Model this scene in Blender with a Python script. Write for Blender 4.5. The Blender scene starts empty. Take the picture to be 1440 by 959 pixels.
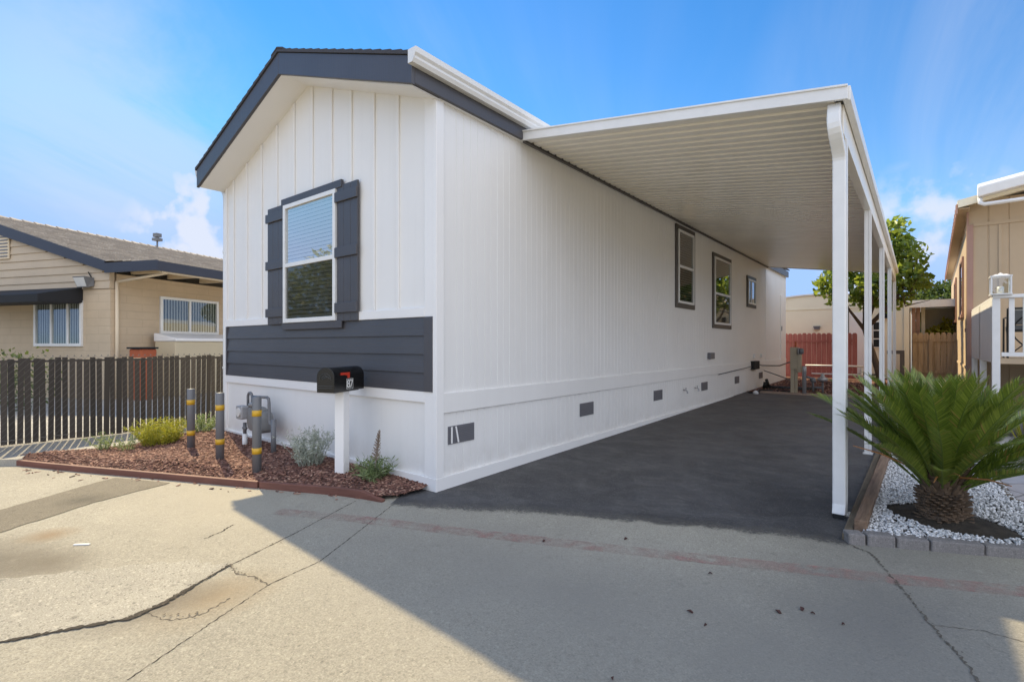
import bpy, bmesh, math, random
import numpy as np
from mathutils import Vector, Matrix
random.seed(7)
rng = np.random.default_rng(7)
PI = math.pi
S = bpy.context.scene
COL = S.collection
R = math.radians

def gz(y):                                   # the site rises gently from the street to the back
    return .0125 * min(max(y, 0), 24)

# ------------------------------------------------------------------ materials
class NT:
    def __init__(s, name):
        s.m = bpy.data.materials.new(name); s.m.use_nodes = True
        s.t = s.m.node_tree; s.n = s.t.nodes; s.l = s.t.links
        s.b = s.n['Principled BSDF']; s.out = s.n['Material Output']
        s._c = None
    def co(s):
        if s._c is None: s._c = s.n.new('ShaderNodeTexCoord').outputs['Object']
        return s._c
    def mapped(s, sc=(1, 1, 1), loc=(0, 0, 0), rot=(0, 0, 0)):
        m = s.n.new('ShaderNodeMapping'); s.l.new(s.co(), m.inputs['Vector'])
        m.inputs['Scale'].default_value = sc; m.inputs['Location'].default_value = loc; m.inputs['Rotation'].default_value = rot
        return m.outputs[0]
    def noise(s, scale, detail=4, rough=.55, vec=None, dist=0):
        n = s.n.new('ShaderNodeTexNoise'); n.inputs['Scale'].default_value = scale
        n.inputs['Detail'].default_value = detail; n.inputs['Roughness'].default_value = rough; n.inputs['Distortion'].default_value = dist
        s.l.new(vec if vec is not None else s.co(), n.inputs['Vector']); return n.outputs['Fac']
    def voro(s, scale, feature='F1', vec=None, out='Distance'):
        n = s.n.new('ShaderNodeTexVoronoi'); n.inputs['Scale'].default_value = scale; n.feature = feature
        s.l.new(vec if vec is not None else s.co(), n.inputs['Vector']); return n.outputs[out]
    def ramp(s, fac, stops):
        r = s.n.new('ShaderNodeValToRGB'); e = r.color_ramp.elements
        while len(e) < len(stops): e.new(.5)
        for i, (p, c) in enumerate(stops):
            e[i].position = p; e[i].color = (c, c, c, 1) if isinstance(c, (int, float)) else (*c, 1)
        s.l.new(fac, r.inputs[0]); return r.outputs[0]
    def mix(s, fac, a, b, mode='MIX'):
        m = s.n.new('ShaderNodeMix'); m.data_type = 'RGBA'; m.blend_type = mode
        for k, v in ((0, fac), (6, a), (7, b)):
            if isinstance(v, (int, float)): m.inputs[k].default_value = v if k == 0 else (v, v, v, 1)
            elif isinstance(v, tuple): m.inputs[k].default_value = (*v, 1)
            else: s.l.new(v, m.inputs[k])
        return m.outputs[2]
    def math(s, op, a, b=0, clamp=False):
        m = s.n.new('ShaderNodeMath'); m.operation = op; m.use_clamp = clamp
        for k, v in ((0, a), (1, b)):
            if isinstance(v, (int, float)): m.inputs[k].default_value = v
            else: s.l.new(v, m.inputs[k])
        return m.outputs[0]
    def island(s): return s.n.new('ShaderNodeNewGeometry').outputs['Random Per Island']
    def blob(s, c, r, soft=.5, scale=(1, 1)):           # a stain of its own place and shape: 1 inside, 0 outside
        v = s.n.new('ShaderNodeMapping'); s.l.new(s.co(), v.inputs[0]); v.vector_type = 'POINT'
        v.inputs['Location'].default_value = (-c[0] * scale[0], -c[1] * scale[1], 0); v.inputs['Scale'].default_value = (scale[0], scale[1], 0)
        d = s.n.new('ShaderNodeVectorMath'); d.operation = 'LENGTH'; s.l.new(v.outputs[0], d.inputs[0])
        w = s.math('ADD', d.outputs['Value'], s.math('MULTIPLY', s.math('SUBTRACT', s.noise(3, 5, .65), .5), r * 1.6))
        return s.ramp(s.math('DIVIDE', w, r * 2), [(.5 - soft / 2, 1.), (.5 + soft / 2, 0.)])
    def color(s, c):
        if isinstance(c, tuple): s.b.inputs['Base Color'].default_value = (*c, 1)
        else: s.l.new(c, s.b.inputs['Base Color'])
    def rough(s, r):
        if isinstance(r, (int, float)): s.b.inputs['Roughness'].default_value = r
        else: s.l.new(r, s.b.inputs['Roughness'])
    def bump(s, h, strength=.3, dist=.01):
        b = s.n.new('ShaderNodeBump'); b.inputs['Strength'].default_value = strength; b.inputs['Distance'].default_value = dist
        s.l.new(h, b.inputs['Height'])
        prev = s.b.inputs['Normal'].links
        if prev: s.l.new(prev[0].from_socket, b.inputs['Normal'])
        s.l.new(b.outputs[0], s.b.inputs['Normal'])

def dark(c, k): return tuple(x * k for x in c)

def paint(name, c, rough=.5, var=.06, grain=None, bump=.12, dirt=0):
    t = NT(name)
    n = t.noise(1.7, 5, .6)
    col = t.mix(t.ramp(n, [(.3, 0.), (.7, 1.)]), dark(c, 1 - var), c)
    if dirt:
        g = t.noise(14, 6, .7)
        col = t.mix(t.ramp(g, [(.58, 0.), (.8, dirt)]), col, dark(c, .5))
    t.color(col); t.rough(rough)
    if grain: t.bump(t.noise(1, 5, .6, t.mapped(grain)), bump, .004)
    else: t.bump(t.noise(60, 3), bump * .5, .002)
    return t.m

def metal(name, c, rough=.4, metallic=.0):
    t = NT(name); t.color(t.mix(t.noise(9, 4), dark(c, .85), c)); t.rough(rough); t.b.inputs['Metallic'].default_value = metallic
    t.bump(t.noise(35, 2), .06, .003); return t.m

def glass(name, tint=(.5, .55, .55), refl=2.2, base=.05, rough=.0, gl=(1, 1, 1)):
    t = NT(name); t.n.remove(t.b)
    tr = t.n.new('ShaderNodeBsdfTransparent'); tr.inputs[0].default_value = (*tint, 1)
    g = t.n.new('ShaderNodeBsdfGlossy'); g.inputs['Roughness'].default_value = rough; g.inputs[0].default_value = (*gl, 1)
    fr = t.n.new('ShaderNodeFresnel'); fr.inputs[0].default_value = 1.5
    geo_bump = t.n.new('ShaderNodeBump'); geo_bump.inputs['Strength'].default_value = .02; geo_bump.inputs['Distance'].default_value = .02
    t.l.new(t.noise(2.2, 1), geo_bump.inputs['Height']); t.l.new(geo_bump.outputs[0], g.inputs['Normal'])
    mx = t.n.new('ShaderNodeMixShader'); ff = t.n.new('ShaderNodeNewGeometry'); t.l.new(t.math('MULTIPLY', t.math('ADD', t.math('MULTIPLY', fr.outputs[0], refl), base, True), t.math('SUBTRACT', 1, ff.outputs['Backfacing'])), mx.inputs[0])
    t.l.new(tr.outputs[0], mx.inputs[1]); t.l.new(g.outputs[0], mx.inputs[2]); t.l.new(mx.outputs[0], t.out.inputs[0])
    return t.m

def leafmat(name, stops, rough=.45, trans=.35, tcol=(.35, .45, .05)):
    t = NT(name); c = t.ramp(t.island(), stops); t.color(c); t.rough(rough)
    if trans:
        tl = t.n.new('ShaderNodeBsdfTranslucent'); t.l.new(t.mix(.5, c, tcol), tl.inputs[0])
        mx = t.n.new('ShaderNodeMixShader'); mx.inputs[0].default_value = trans
        t.l.new(t.b.outputs[0], mx.inputs[1]); t.l.new(tl.outputs[0], mx.inputs[2]); t.l.new(mx.outputs[0], t.out.inputs[0])
    return t.m

M = {}
WH = (.80, .79, .765)
t = NT('white_siding_paint'); sz_ = t.n.new('ShaderNodeSeparateXYZ'); t.l.new(t.co(), sz_.inputs[0])
col = t.mix(t.ramp(t.noise(1.1, 5, .6), [(.3, 0.), (.7, 1.)]), dark(WH, .955), WH)
col = t.mix(t.math('MULTIPLY', t.ramp(t.noise(1, 6, .7, t.mapped((9, 9, .5))), [(.5, 0.), (.8, .16)]), 1), col, (.60, .57, .52))
col = t.mix(t.math('MULTIPLY', t.ramp(sz_.outputs[2], [(.10, .30), (.42, 0.)]), t.ramp(t.noise(5, 7, .75), [(.38, 0.), (.7, 1.)])), col, (.42, .36, .29))
t.color(col); t.rough(t.ramp(t.noise(2, 4), [(.3, .42), (.7, .6)])); t.bump(t.noise(1, 5, .6, t.mapped((26, 26, 1.6))), .3, .004); t.bump(t.noise(1.3, 2), .12, .02); M['white'] = t.m
M['white_smooth'] = paint('white_trim_paint', (.82, .81, .79), .42, .03, (30, 30, 2), .15)
M['white_metal'] = metal('white_aluminium', (.80, .80, .785), .35)
t = NT('carport_pan_paint'); t.color(t.mix(t.ramp(t.noise(.9, 5, .6, t.mapped((.5, 3, 1))), [(.3, 0.), (.75, 1.)]), (.78, .74, .65), (.84, .80, .71))); t.rough(.28); t.b.inputs['IOR'].default_value = 1.6; M['pan'] = t.m
M['vinyl'] = metal('white_vinyl', (.82, .82, .80), .35)
M['grey'] = paint('charcoal_paint', (.072, .070, .078), .45, .15, (60, 60, 3), .5)
M['grey_h'] = paint('charcoal_lap_paint', (.074, .072, .078), .42, .12, (3, 60, 60), .5)
M['trim_brown'] = paint('grey_brown_trim', (.085, .078, .072), .5, .1, (40, 40, 4), .3)
M['black'] = metal('black_enamel', (.006, .006, .006), .22)
M['black_iron'] = metal('black_iron', (.012, .012, .012), .45)
M['emboss'] = metal('emboss_grey', (.05, .05, .045), .4)
M['red'] = metal('red_flag', (.6, .045, .02), .4)
M['number'] = metal('white_number', (.75, .75, .72), .5)
M['pipe_grey'] = metal('grey_pipe_paint', (.165, .17, .18), .5)
M['meter_grey'] = metal('meter_grey_paint', (.22, .225, .225), .45)
M['galv'] = metal('galvanised', (.42, .42, .43), .45, .3)
M['vent'] = metal('vent_grey', (.15, .15, .165), .5)
M['yellow'] = metal('yellow_band', (.62, .36, .02), .4)
M['dark'] = metal('dark_interior', (.012, .013, .014), .8)
M['blind'] = paint('blind_slat', (.62, .63, .64), .5, .04)
M['pane_sky'] = glass('upper_pane', (.80, .84, .86), 2.6, .12)
M['pane_dark'] = glass('lower_pane', (.30, .31, .30), 1.3, .05, .04, gl=(.85, .85, .78))
M['pane_side'] = glass('side_pane', (.30, .32, .29), 2.2, .03)
M['pane_far'] = glass('far_pane', (.6, .63, .6), 1.3, .05)
M['screen'] = metal('insect_screen', (.03, .03, .03), .7)

t = NT('shingle_charcoal'); t.color(t.mix(t.noise(40, 3), (.03, .03, .036), (.075, .075, .085))); t.rough(.9); t.bump(t.noise(80, 2), .5, .01); M['shingle'] = t.m
t = NT('shingle_tan'); t.color(t.mix(t.ramp(t.noise(22, 3), [(.35, 0.), (.65, 1.)]), t.ramp(t.island(), [(0, (.29, .245, .195)), (.5, (.41, .35, .275)), (1, (.53, .46, .37))]), (.35, .30, .24))); t.rough(.9); t.bump(t.noise(60, 2), .5, .01); M['shingle_tan'] = t.m

# concrete of the street: worn, patched, stained
def concrete(name, base, stains=(), speck=.5, coarse=True):
    t = NT(name)
    col = t.mix(t.ramp(t.noise(.8, 6, .6), [(.3, 0.), (.7, 1.)]), dark(base, .78), dark(base, 1.14))
    col = t.mix(t.ramp(t.noise(6, 6, .7), [(.35, 0.), (.75, .6)]), col, dark(base, .78))
    col = t.mix(t.ramp(t.noise(4.2, 8, .75, t.mapped((1, 1, 1), (9, 3, 0))), [(.60, 0.), (.78, .45)]), col, dark(base, 1.25))
    for sc_, th, am in ((48, .86, .8), (105, .80, 1.), (19, .955, .8)):
        g = t.n.new('ShaderNodeSeparateColor'); t.l.new(t.voro(sc_, out='Color'), g.inputs[0])
        d_ = t.ramp(t.voro(sc_), [(.25, 1.), (.55, 0.)])
        col = t.mix(t.math('MULTIPLY', t.math('MULTIPLY', t.ramp(g.outputs[0], [(th, 0.), (th + .06, 1.)]), d_), speck * am), col, dark(base, .30))
        col = t.mix(t.math('MULTIPLY', t.math('MULTIPLY', t.ramp(g.outputs[1], [(th, 0.), (th + .06, 1.)]), d_), speck * am * .7), col, dark(base, 1.75))
    fine = t.noise(120, 5, .75)
    col = t.mix(t.ramp(fine, [(.30, .75), (.5, .0)]), col, dark(base, .52)); col = t.mix(t.ramp(fine, [(.5, .0), (.72, .7)]), col, dark(base, 1.5))
    mid = t.noise(28, 6, .7)
    col = t.mix(t.ramp(mid, [(.56, 0.), (.75, .45)]), col, dark(base, .62))
    for c, r, scl, k, soft in stains:
        col = t.mix(t.math('MULTIPLY', t.blob(c, r, soft, scl), .8), col, k)
    t.color(col); t.rough(.9)
    t.bump(t.noise(210, 4, .8), .8, .008); t.bump(t.noise(55, 4, .7), .5, .010); t.bump(t.noise(2.5, 3), .15, .02)
    return t
CB = (.378, .348, .275)
t = concrete('street_concrete', CB, [
    ((-1.05, -2.72), .26, (.7, 1.3), (.13, .11, .08), .9), ((-1.35, -2.45), .10, (1, 1), (.26, .18, .10), 1.), ((-.75, -2.55), .2, (1, 1.4), (.17, .145, .105), 1.), ((.52, -2.1), .16, (1, .7), (.28, .215, .13), 1.),
    ((.35, -2.35), .16, (1.2, .8), (.12, .10, .075), .9), ((3.35, -.2), .5, (1.2, .5), (.17, .16, .14), 1.), ((1.9, -.9), .8, (.6, 1.4), (.27, .25, .21), 1.), ((-1.3, -1.35), .6, (.6, 1.4), (.38, .345, .27), 1.)])
M['street'] = t.m
t = concrete('coarse_slab', (.395, .367, .30), speck=.9); M['slab'] = t.m
M['patch'] = concrete('old_patch', (.20, .175, .13), [((-2.2, -2.1), .12, (1, 1), (.09, .08, .06), .9)], .6).m
M['pave'] = concrete('pale_pavement', (.42, .40, .36), speck=.2).m
M['kerb'] = concrete('kerb_concrete', (.40, .375, .32), speck=.3).m
M['block'] = concrete('edging_block', (.27, .25, .235), speck=.5).m
M['pinkkerb'] = concrete('pink_kerb', (.36, .26, .2), speck=.3).m
t = NT('asphalt'); b = (.056, .055, .056)
col = t.mix(t.ramp(t.noise(1.1, 6, .65), [(.3, 0.), (.72, 1.)]), dark(b, .7), dark(b, 1.35))
col = t.mix(t.ramp(t.noise(2.6, 8, .75, t.mapped((1, 1.6, 1), (2, 5, 0)), 1.2), [(.47, 0.), (.70, .75)]), col, (.125, .12, .115))
col = t.mix(t.ramp(t.noise(.9, 6, .7, t.mapped((1, 1, 1), (7, 2, 0)), .8), [(.5, 0.), (.68, .6)]), col, (.03, .029, .030))
sy_ = t.n.new('ShaderNodeSeparateXYZ'); t.l.new(t.co(), sy_.inputs[0])
col = t.mix(t.math('MULTIPLY', t.ramp(t.noise(1.4, 6, .7), [(.35, .2), (.65, 1.)]), t.ramp(t.math('DIVIDE', sy_.outputs[1], 11), [(.2, 0.), (1., .8)])), col, (.135, .105, .08))
col = t.mix(t.ramp(t.noise(1.5, 6, .7, t.mapped((7, .5, 1))), [(.6, 0.), (.8, .35)]), col, (.085, .08, .076))
sp = t.voro(140, out='Color'); g = t.n.new('ShaderNodeSeparateColor'); t.l.new(sp, g.inputs[0])
col = t.mix(t.math('MULTIPLY', t.ramp(g.outputs[0], [(.86, 0.), (.97, 1.)]), .6), col, (.16, .155, .15))
t.color(col); t.rough(t.ramp(t.noise(3, 5), [(.3, .62), (.7, .85)])); t.bump(t.noise(190, 3, .8), .6, .006); t.bump(t.noise(18, 4), .2, .01)
X_, Y_ = sy_.outputs[0], sy_.outputs[1]
q_ = t.math('DIVIDE', t.math('SUBTRACT', X_, 1.55), 1.5)
ye = t.math('ADD', t.math('ADD', t.math('MULTIPLY', X_, .439), -.52), t.math('MULTIPLY', t.math('SUBTRACT', 1, t.math('MULTIPLY', q_, q_)), .08))
d_ = t.math('SUBTRACT', Y_, ye)
d_ = t.math('ADD', d_, t.math('MULTIPLY', t.math('SUBTRACT', t.noise(2.2, 7, .7, t.mapped((1, 1, 1), (4, 1, 0))), .5), .34))
d_ = t.math('ADD', d_, t.math('MULTIPLY', t.math('SUBTRACT', t.noise(38, 5, .8), .5), .34))
t.l.new(t.ramp(d_, [(0., 0.), (.05, .55), (.30, 1.)]), t.b.inputs['Alpha']); M['asphalt'] = t.m
t = NT('faded_red_paint'); t.color(t.mix(t.noise(30, 4), (.43, .22, .185), (.36, .235, .19))); t.rough(.85)
a = t.math('MULTIPLY', t.ramp(t.noise(9, 8, .75), [(.40, 0.), (.62, .62)]), t.ramp(t.noise(1.2, 3), [(.33, .25), (.55, 1.)]))
t.l.new(a, t.b.inputs['Alpha']); M['redline'] = t.m
t = NT('crack_dirt'); t.color(t.mix(t.noise(30, 4), (.02, .017, .013), (.06, .048, .034))); t.rough(1); M['crack'] = t.m
t = NT('crack_pale_dirt'); t.color(t.mix(t.noise(40, 5), (.05, .042, .032), (.17, .145, .11))); t.rough(1); M['crack_pale'] = t.m
t = NT('soil'); t.color(t.mix(t.ramp(t.noise(12, 8, .75), [(.3, 0.), (.7, 1.)]), (.02, .016, .011), (.085, .065, .042))); t.rough(1); t.bump(t.noise(60, 5, .8), 1, .02); M['soil'] = t.m
t = NT('mulch_base'); t.color(t.mix(t.noise(45, 6, .8), (.05, .022, .015), (.26, .125, .085))); t.rough(1); t.bump(t.noise(70, 5, .8), 1, .03); M['mulch_base'] = t.m
t = NT('mulch_chip'); t.color(t.ramp(t.island(), [(0, (.05, .022, .017)), (.3, (.125, .055, .039)), (.75, (.23, .112, .078)), (1, (.42, .26, .185))])); t.rough(.9); t.bump(t.noise(90, 3), .5, .004); M['chip'] = t.m
t = NT('pebble'); t.color(t.ramp(t.island(), [(0, (.34, .34, .34)), (.3, (.58, .58, .57)), (1, (.80, .80, .79))])); t.rough(.75); t.bump(t.noise(40, 3), .4, .004); M['pebble'] = t.m
t = NT('flagstone'); vc = t.voro(2.2, out='Color'); g = t.n.new('ShaderNodeSeparateColor'); t.l.new(vc, g.inputs[0])
col = t.ramp(g.outputs[0], [(0, (.42, .42, .43)), (.4, (.52, .47, .43)), (.7, (.55, .43, .35)), (1, (.47, .46, .46))])
ed = t.n.new('ShaderNodeTexVoronoi'); ed.feature = 'DISTANCE_TO_EDGE'; ed.inputs['Scale'].default_value = 2.2; t.l.new(t.co(), ed.inputs['Vector'])
j = t.ramp(ed.outputs['Distance'], [(.012, 0.), (.035, 1.)])
t.color(t.mix(j, (.22, .2, .18), t.mix(t.noise(7, 5), dark((1, 1, 1), .0) if False else (.25, .24, .25), col))); t.rough(.8); t.bump(j, .5, .01); t.bump(t.noise(20, 4), .2, .01); M['flag'] = t.m
def wood(name, a, b, ax=(1, 1, 1), rough=.8):
    t = NT(name); n = t.noise(1, 7, .65, t.mapped(ax), .6)
    t.color(t.mix(t.ramp(n, [(.3, 0.), (.72, 1.)]), a, b)); t.rough(rough); t.bump(n, .5, .006); return t.m
M['timber'] = wood('weathered_timber', (.12, .07, .042), (.27, .18, .115), (30, 2.2, 30))
M['timber_old'] = wood('mossy_timber', (.09, .07, .045), (.2, .155, .1), (30, 2.2, 30))
M['edging'] = wood('red_brown_edging', (.115, .045, .03), (.20, .085, .06), (3, 3, 30), .7)
M['redwood'] = wood('red_fence_wood', (.36, .105, .088), (.56, .20, .165), (18, 18, 1.4))
M['oldwood'] = wood('brown_fence_wood', (.24, .17, .105), (.46, .34, .225), (18, 18, 1.4))
t = NT('slat_brown'); t.color(t.ramp(t.island(), [(0, (.022, .017, .013)), (.8, (.042, .033, .026)), (1, (.06, .048, .038))])); t.rough(.6); M['slat'] = t.m
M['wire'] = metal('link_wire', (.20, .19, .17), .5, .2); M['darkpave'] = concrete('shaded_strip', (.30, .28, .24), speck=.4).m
# neighbours
def blockwall(name, c, scale=1.0):
    t = NT(name); br = t.n.new('ShaderNodeTexBrick'); sp = t.n.new('ShaderNodeSeparateXYZ'); t.l.new(t.co(), sp.inputs[0]); cb = t.n.new('ShaderNodeCombineXYZ')
    t.l.new(t.math('ADD', sp.outputs[0], sp.outputs[1]), cb.inputs[0]); t.l.new(sp.outputs[2], cb.inputs[1]); t.l.new(cb.outputs[0], br.inputs['Vector'])
    br.inputs['Scale'].default_value = scale; br.inputs['Mortar Size'].default_value = .012; br.inputs['Brick Width'].default_value = .8; br.inputs['Row Height'].default_value = .2
    br.inputs['Mortar Smooth'].default_value = .4
    col = t.mix(t.ramp(t.noise(2, 6, .65), [(.3, 0.), (.7, 1.)]), dark(c, .88), c)
    t.color(t.mix(t.math('MULTIPLY', br.outputs['Fac'], .25), col, dark(c, .6))); t.rough(.85)
    t.bump(t.noise(60, 4, .7), .3, .006); t.bump(t.math('SUBTRACT', 1, br.outputs['Fac']), .4, .006); return t.m
M['beige_block'] = blockwall('painted_block_beige', (.58, .46, .32))
M['beige'] = paint('beige_lap_paint', (.53, .43, .31), .7, .1, (2, 40, 40), .3, .15)
M['beige_trim'] = paint('beige_trim_paint', (.72, .60, .43), .6, .06)
M['navy'] = paint('dark_fascia_paint', (.035, .038, .055), .5, .15)
M['awning'] = paint('black_awning_cloth', (.012, .013, .016), .75, .2)
M['tan'] = paint('tan_siding_paint', (.51, .395, .26), .7, .1, (25, 25, 1.5), .4, .2)
M['tan_trim'] = paint('pinkish_trim_paint', (.42, .25, .19), .7, .12, (25, 25, 1.5), .3, .2)
M['cream'] = paint('cream_siding_paint', (.80, .735, .57), .7, .06, (16, 16, 1), .3, .1)
M['cream_grey'] = paint('grey_cream_paint', (.60, .57, .48), .7, .08)
M['pinkwood'] = paint('pinkish_brown_post', (.30, .19, .155), .8, .15)
M['clay'] = paint('orange_red_clay', (.42, .10, .035), .7, .2)
M['cream_box'] = paint('pale_yellow_panel', (.58, .49, .33), .6, .08)
M['lamp_glass'] = metal('frosted_lamp', (.72, .72, .70), .3)
M['meterbox'] = paint('beige_meter_box', (.40, .34, .24), .6, .12, None, .1, .3)
M['hose'] = metal('black_hose', (.015, .014, .013), .5)
M['leafdry'] = metal('dry_leaf', (.06, .022, .016), .8)
M['cushion'] = paint('grey_cushion', (.19, .2, .2), .9, .15)
M['bark'] = wood('bark', (.055, .036, .024), (.16, .105, .07), (14, 14, 3))
M['palm_bark'] = wood('palm_bark', (.055, .038, .026), (.19, .125, .075), (20, 20, 6))
M['tree_leaf'] = leafmat('tree_leaf', [(0, (.05, .10, .016)), (.5, (.11, .19, .028)), (.85, (.20, .28, .045)), (1, (.30, .34, .08))], .4, .5, (.55, .62, .08))
M['yellow_leaf'] = leafmat('yellowing_leaf', [(0, (.07, .10, .014)), (.6, (.17, .18, .025)), (1, (.30, .26, .04))], .5, .4)
M['far_leaf'] = leafmat('far_leaf', [(0, (.03, .06, .015)), (1, (.10, .15, .035))], .6, .3)
M['hedge_leaf'] = leafmat('hedge_leaf', [(0, (.025, .045, .012)), (1, (.075, .105, .03))], .6, .2)
M['frond'] = leafmat('palm_leaflet', [(0, (.09, .135, .018)), (.6, (.18, .235, .032)), (.95, (.27, .32, .055)), (.975, (.36, .26, .08)), (1, (.30, .17, .07))], .38, .18, (.12, .25, .02))
M['rachis'] = metal('palm_midrib', (.11, .16, .03), .4)
M['rachis_dry'] = metal('dry_midrib', (.45, .20, .07), .6)
M['silver'] = leafmat('silver_leaf', [(0, (.26, .29, .22)), (.6, (.43, .46, .37)), (1, (.58, .60, .52))], .7, .2, (.4, .45, .3))
M['green_small'] = leafmat('small_green_leaf', [(0, (.09, .13, .05)), (.6, (.17, .22, .09)), (1, (.28, .33, .16))], .6, .25)
M['lime'] = leafmat('lime_leaf', [(0, (.18, .21, .02)), (.5, (.36, .37, .03)), (1, (.55, .50, .07))], .6, .35, (.6, .55, .05))
M['pale_leaf'] = leafmat('pale_green_leaf', [(0, (.13, .19, .07)), (.6, (.26, .32, .13)), (1, (.42, .45, .2))], .6, .3)
M['stalk'] = metal('dry_stalk', (.26, .20, .15), .8)

# ------------------------------------------------------------------ mesh helpers
def tag(o, label=None, cat=None, group=None, kind=None):
    if label: o['label'] = label
    if cat: o['category'] = cat
    if group: o['group'] = group
    if kind: o['kind'] = kind
    return o

def thing(name, label, cat, loc=(0, 0, 0), rz=0, group=None):
    o = bpy.data.objects.new(name, None); COL.objects.link(o); o.empty_display_size = .2
    o.location = loc; o.rotation_euler = (0, 0, rz)
    return tag(o, label, cat, group)

class B:
    def __init__(s): s.v = []; s.f = []
    def add(s, vs, fs):
        k = len(s.v); s.v += [tuple(p) for p in vs]; s.f += [tuple(i + k for i in f) for f in fs]; return s
    def box(s, x0, x1, y0, y1, z0, z1):
        return s.add([(x0, y0, z0), (x1, y0, z0), (x1, y1, z0), (x0, y1, z0), (x0, y0, z1), (x1, y0, z1), (x1, y1, z1), (x0, y1, z1)],
                     [(3, 2, 1, 0), (4, 5, 6, 7), (0, 1, 5, 4), (1, 2, 6, 5), (2, 3, 7, 6), (3, 0, 4, 7)])
    def prism(s, pts, ax, a, b):                 # closed 2-D outline extruded along axis ax (0,1,2) from a to b
        n = len(pts); A = sum(pts[i][0] * pts[(i + 1) % n][1] - pts[(i + 1) % n][0] * pts[i][1] for i in range(n))
        if A < 0: pts = pts[::-1]
        def P(p, h): return (h, p[0], p[1]) if ax == 0 else (p[0], h, p[1]) if ax == 1 else (p[0], p[1], h)
        vs = [P(p, a) for p in pts] + [P(p, b) for p in pts]
        fs = [tuple(range(n))[::-1], tuple(range(n, 2 * n))] + [(i, (i + 1) % n, n + (i + 1) % n, n + i) for i in range(n)]
        if ax == 1: fs = [f[::-1] for f in fs]
        return s.add(vs, fs)
    def hull(s, lo, hi):                          # two matching loops of 3-D points, joined
        n = len(lo); return s.add(list(lo) + list(hi), [tuple(range(n))[::-1], tuple(range(n, 2 * n))] + [(i, (i + 1) % n, n + (i + 1) % n, n + i) for i in range(n)])
    def tube(s, pts, r, n=8, cap=True):
        pts = [Vector(p) for p in pts]; m = len(pts); rs = r if isinstance(r, (list, tuple)) else [r] * m
        vs = []; prev = None
        for i, p in enumerate(pts):
            d = (pts[min(i + 1, m - 1)] - pts[max(i - 1, 0)]).normalized()
            if prev is None: u = d.orthogonal().normalized()
            else: u = (prev - d * prev.dot(d)); u = u.normalized() if u.length > 1e-6 else d.orthogonal().normalized()
            prev = u; w = d.cross(u)
            vs += [tuple(p + (u * math.cos(2 * PI * k / n) + w * math.sin(2 * PI * k / n)) * rs[i]) for k in range(n)]
        fs = [(i * n + k, i * n + (k + 1) % n, (i + 1) * n + (k + 1) % n, (i + 1) * n + k) for i in range(m - 1) for k in range(n)]
        if cap: fs += [tuple(range(n))[::-1], tuple(range((m - 1) * n, m * n))]
        return s.add(vs, fs)
    def lathe(s, prof, c=(0, 0, 0), n=20, axis='z'):
        vs = []
        for r, z in prof:
            for k in range(n):
                a = 2 * PI * k / n; q = (r * math.cos(a), r * math.sin(a), z)
                if axis == 'y': q = (q[0], -q[2], q[1])
                if axis == 'x': q = (q[2], q[0], q[1])
                vs.append((c[0] + q[0], c[1] + q[1], c[2] + q[2]))
        m = len(prof)
        fs = [(i * n + k, i * n + (k + 1) % n, (i + 1) * n + (k + 1) % n, (i + 1) * n + k) for i in range(m - 1) for k in range(n)]
        fs += [tuple(range(n))[::-1], tuple(range((m - 1) * n, m * n))]
        return s.add(vs, fs)
    def build(s, name, mat, parent=None, smooth=False, bevel=0, label=None):
        me = bpy.data.meshes.new(name); me.from_pydata(s.v, [], s.f); me.update()
        if smooth: me.polygons.foreach_set('use_smooth', [True] * len(me.polygons))
        me.materials.append(mat)
        o = bpy.data.objects.new(name, me); COL.objects.link(o)
        if parent: o.parent = parent
        if bevel:
            md = o.modifiers.new('bevel', 'BEVEL'); md.width = bevel; md.segments = 2; md.limit_method = 'ANGLE'; md.angle_limit = R(40)
        if label: o['label'] = label
        return o

def npmesh(name, V, F, mat, parent=None, smooth=False):
    me = bpy.data.meshes.new(name); n = len(V); k = F.shape[1]
    me.vertices.add(n); me.vertices.foreach_set('co', np.asarray(V, np.float32).ravel())
    me.loops.add(F.size); me.loops.foreach_set('vertex_index', np.asarray(F, np.int32).ravel())
    me.polygons.add(len(F)); me.polygons.foreach_set('loop_start', np.arange(0, F.size, k, dtype=np.int32)); me.polygons.foreach_set('loop_total', np.full(len(F), k, np.int32))
    if smooth: me.polygons.foreach_set('use_smooth', np.ones(len(F), bool))
    me.update(calc_edges=True); me.validate(); me.materials.append(mat)
    o = bpy.data.objects.new(name, me); COL.objects.link(o)
    if parent: o.parent = parent
    return o

def copy_tree(o, parent=None):
    c = o.copy(); COL.objects.link(c); c.parent = parent
    for ch in list(o.children): copy_tree(ch, c)
    return c

def sheet(name, pts, mat, dz, skirt=0, kind='structure', cuts=(0, 24)):
    bm = bmesh.new(); vs = [bm.verts.new((x, y, 0)) for x, y in pts]; bm.faces.new(vs)
    bmesh.ops.triangulate(bm, faces=bm.faces[:])
    for c in cuts:
        bmesh.ops.bisect_plane(bm, geom=bm.verts[:] + bm.edges[:] + bm.faces[:], plane_co=(0, c, 0), plane_no=(0, 1, 0))
    for v in bm.verts: v.co.z = gz(v.co.y) + dz
    if skirt:
        r = bmesh.ops.extrude_face_region(bm, geom=bm.faces[:])
        for v in r['geom']:
            if isinstance(v, bmesh.types.BMVert): v.co.z -= skirt
    bmesh.ops.recalc_face_normals(bm, faces=bm.faces[:])
    if not skirt:
        for f in bm.faces:
            if f.normal.z < 0: f.normal_flip()
    me = bpy.data.meshes.new(name); bm.to_mesh(me); bm.free(); me.materials.append(mat)
    o = bpy.data.objects.new(name, me); COL.objects.link(o); o['kind'] = kind
    return o

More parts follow.
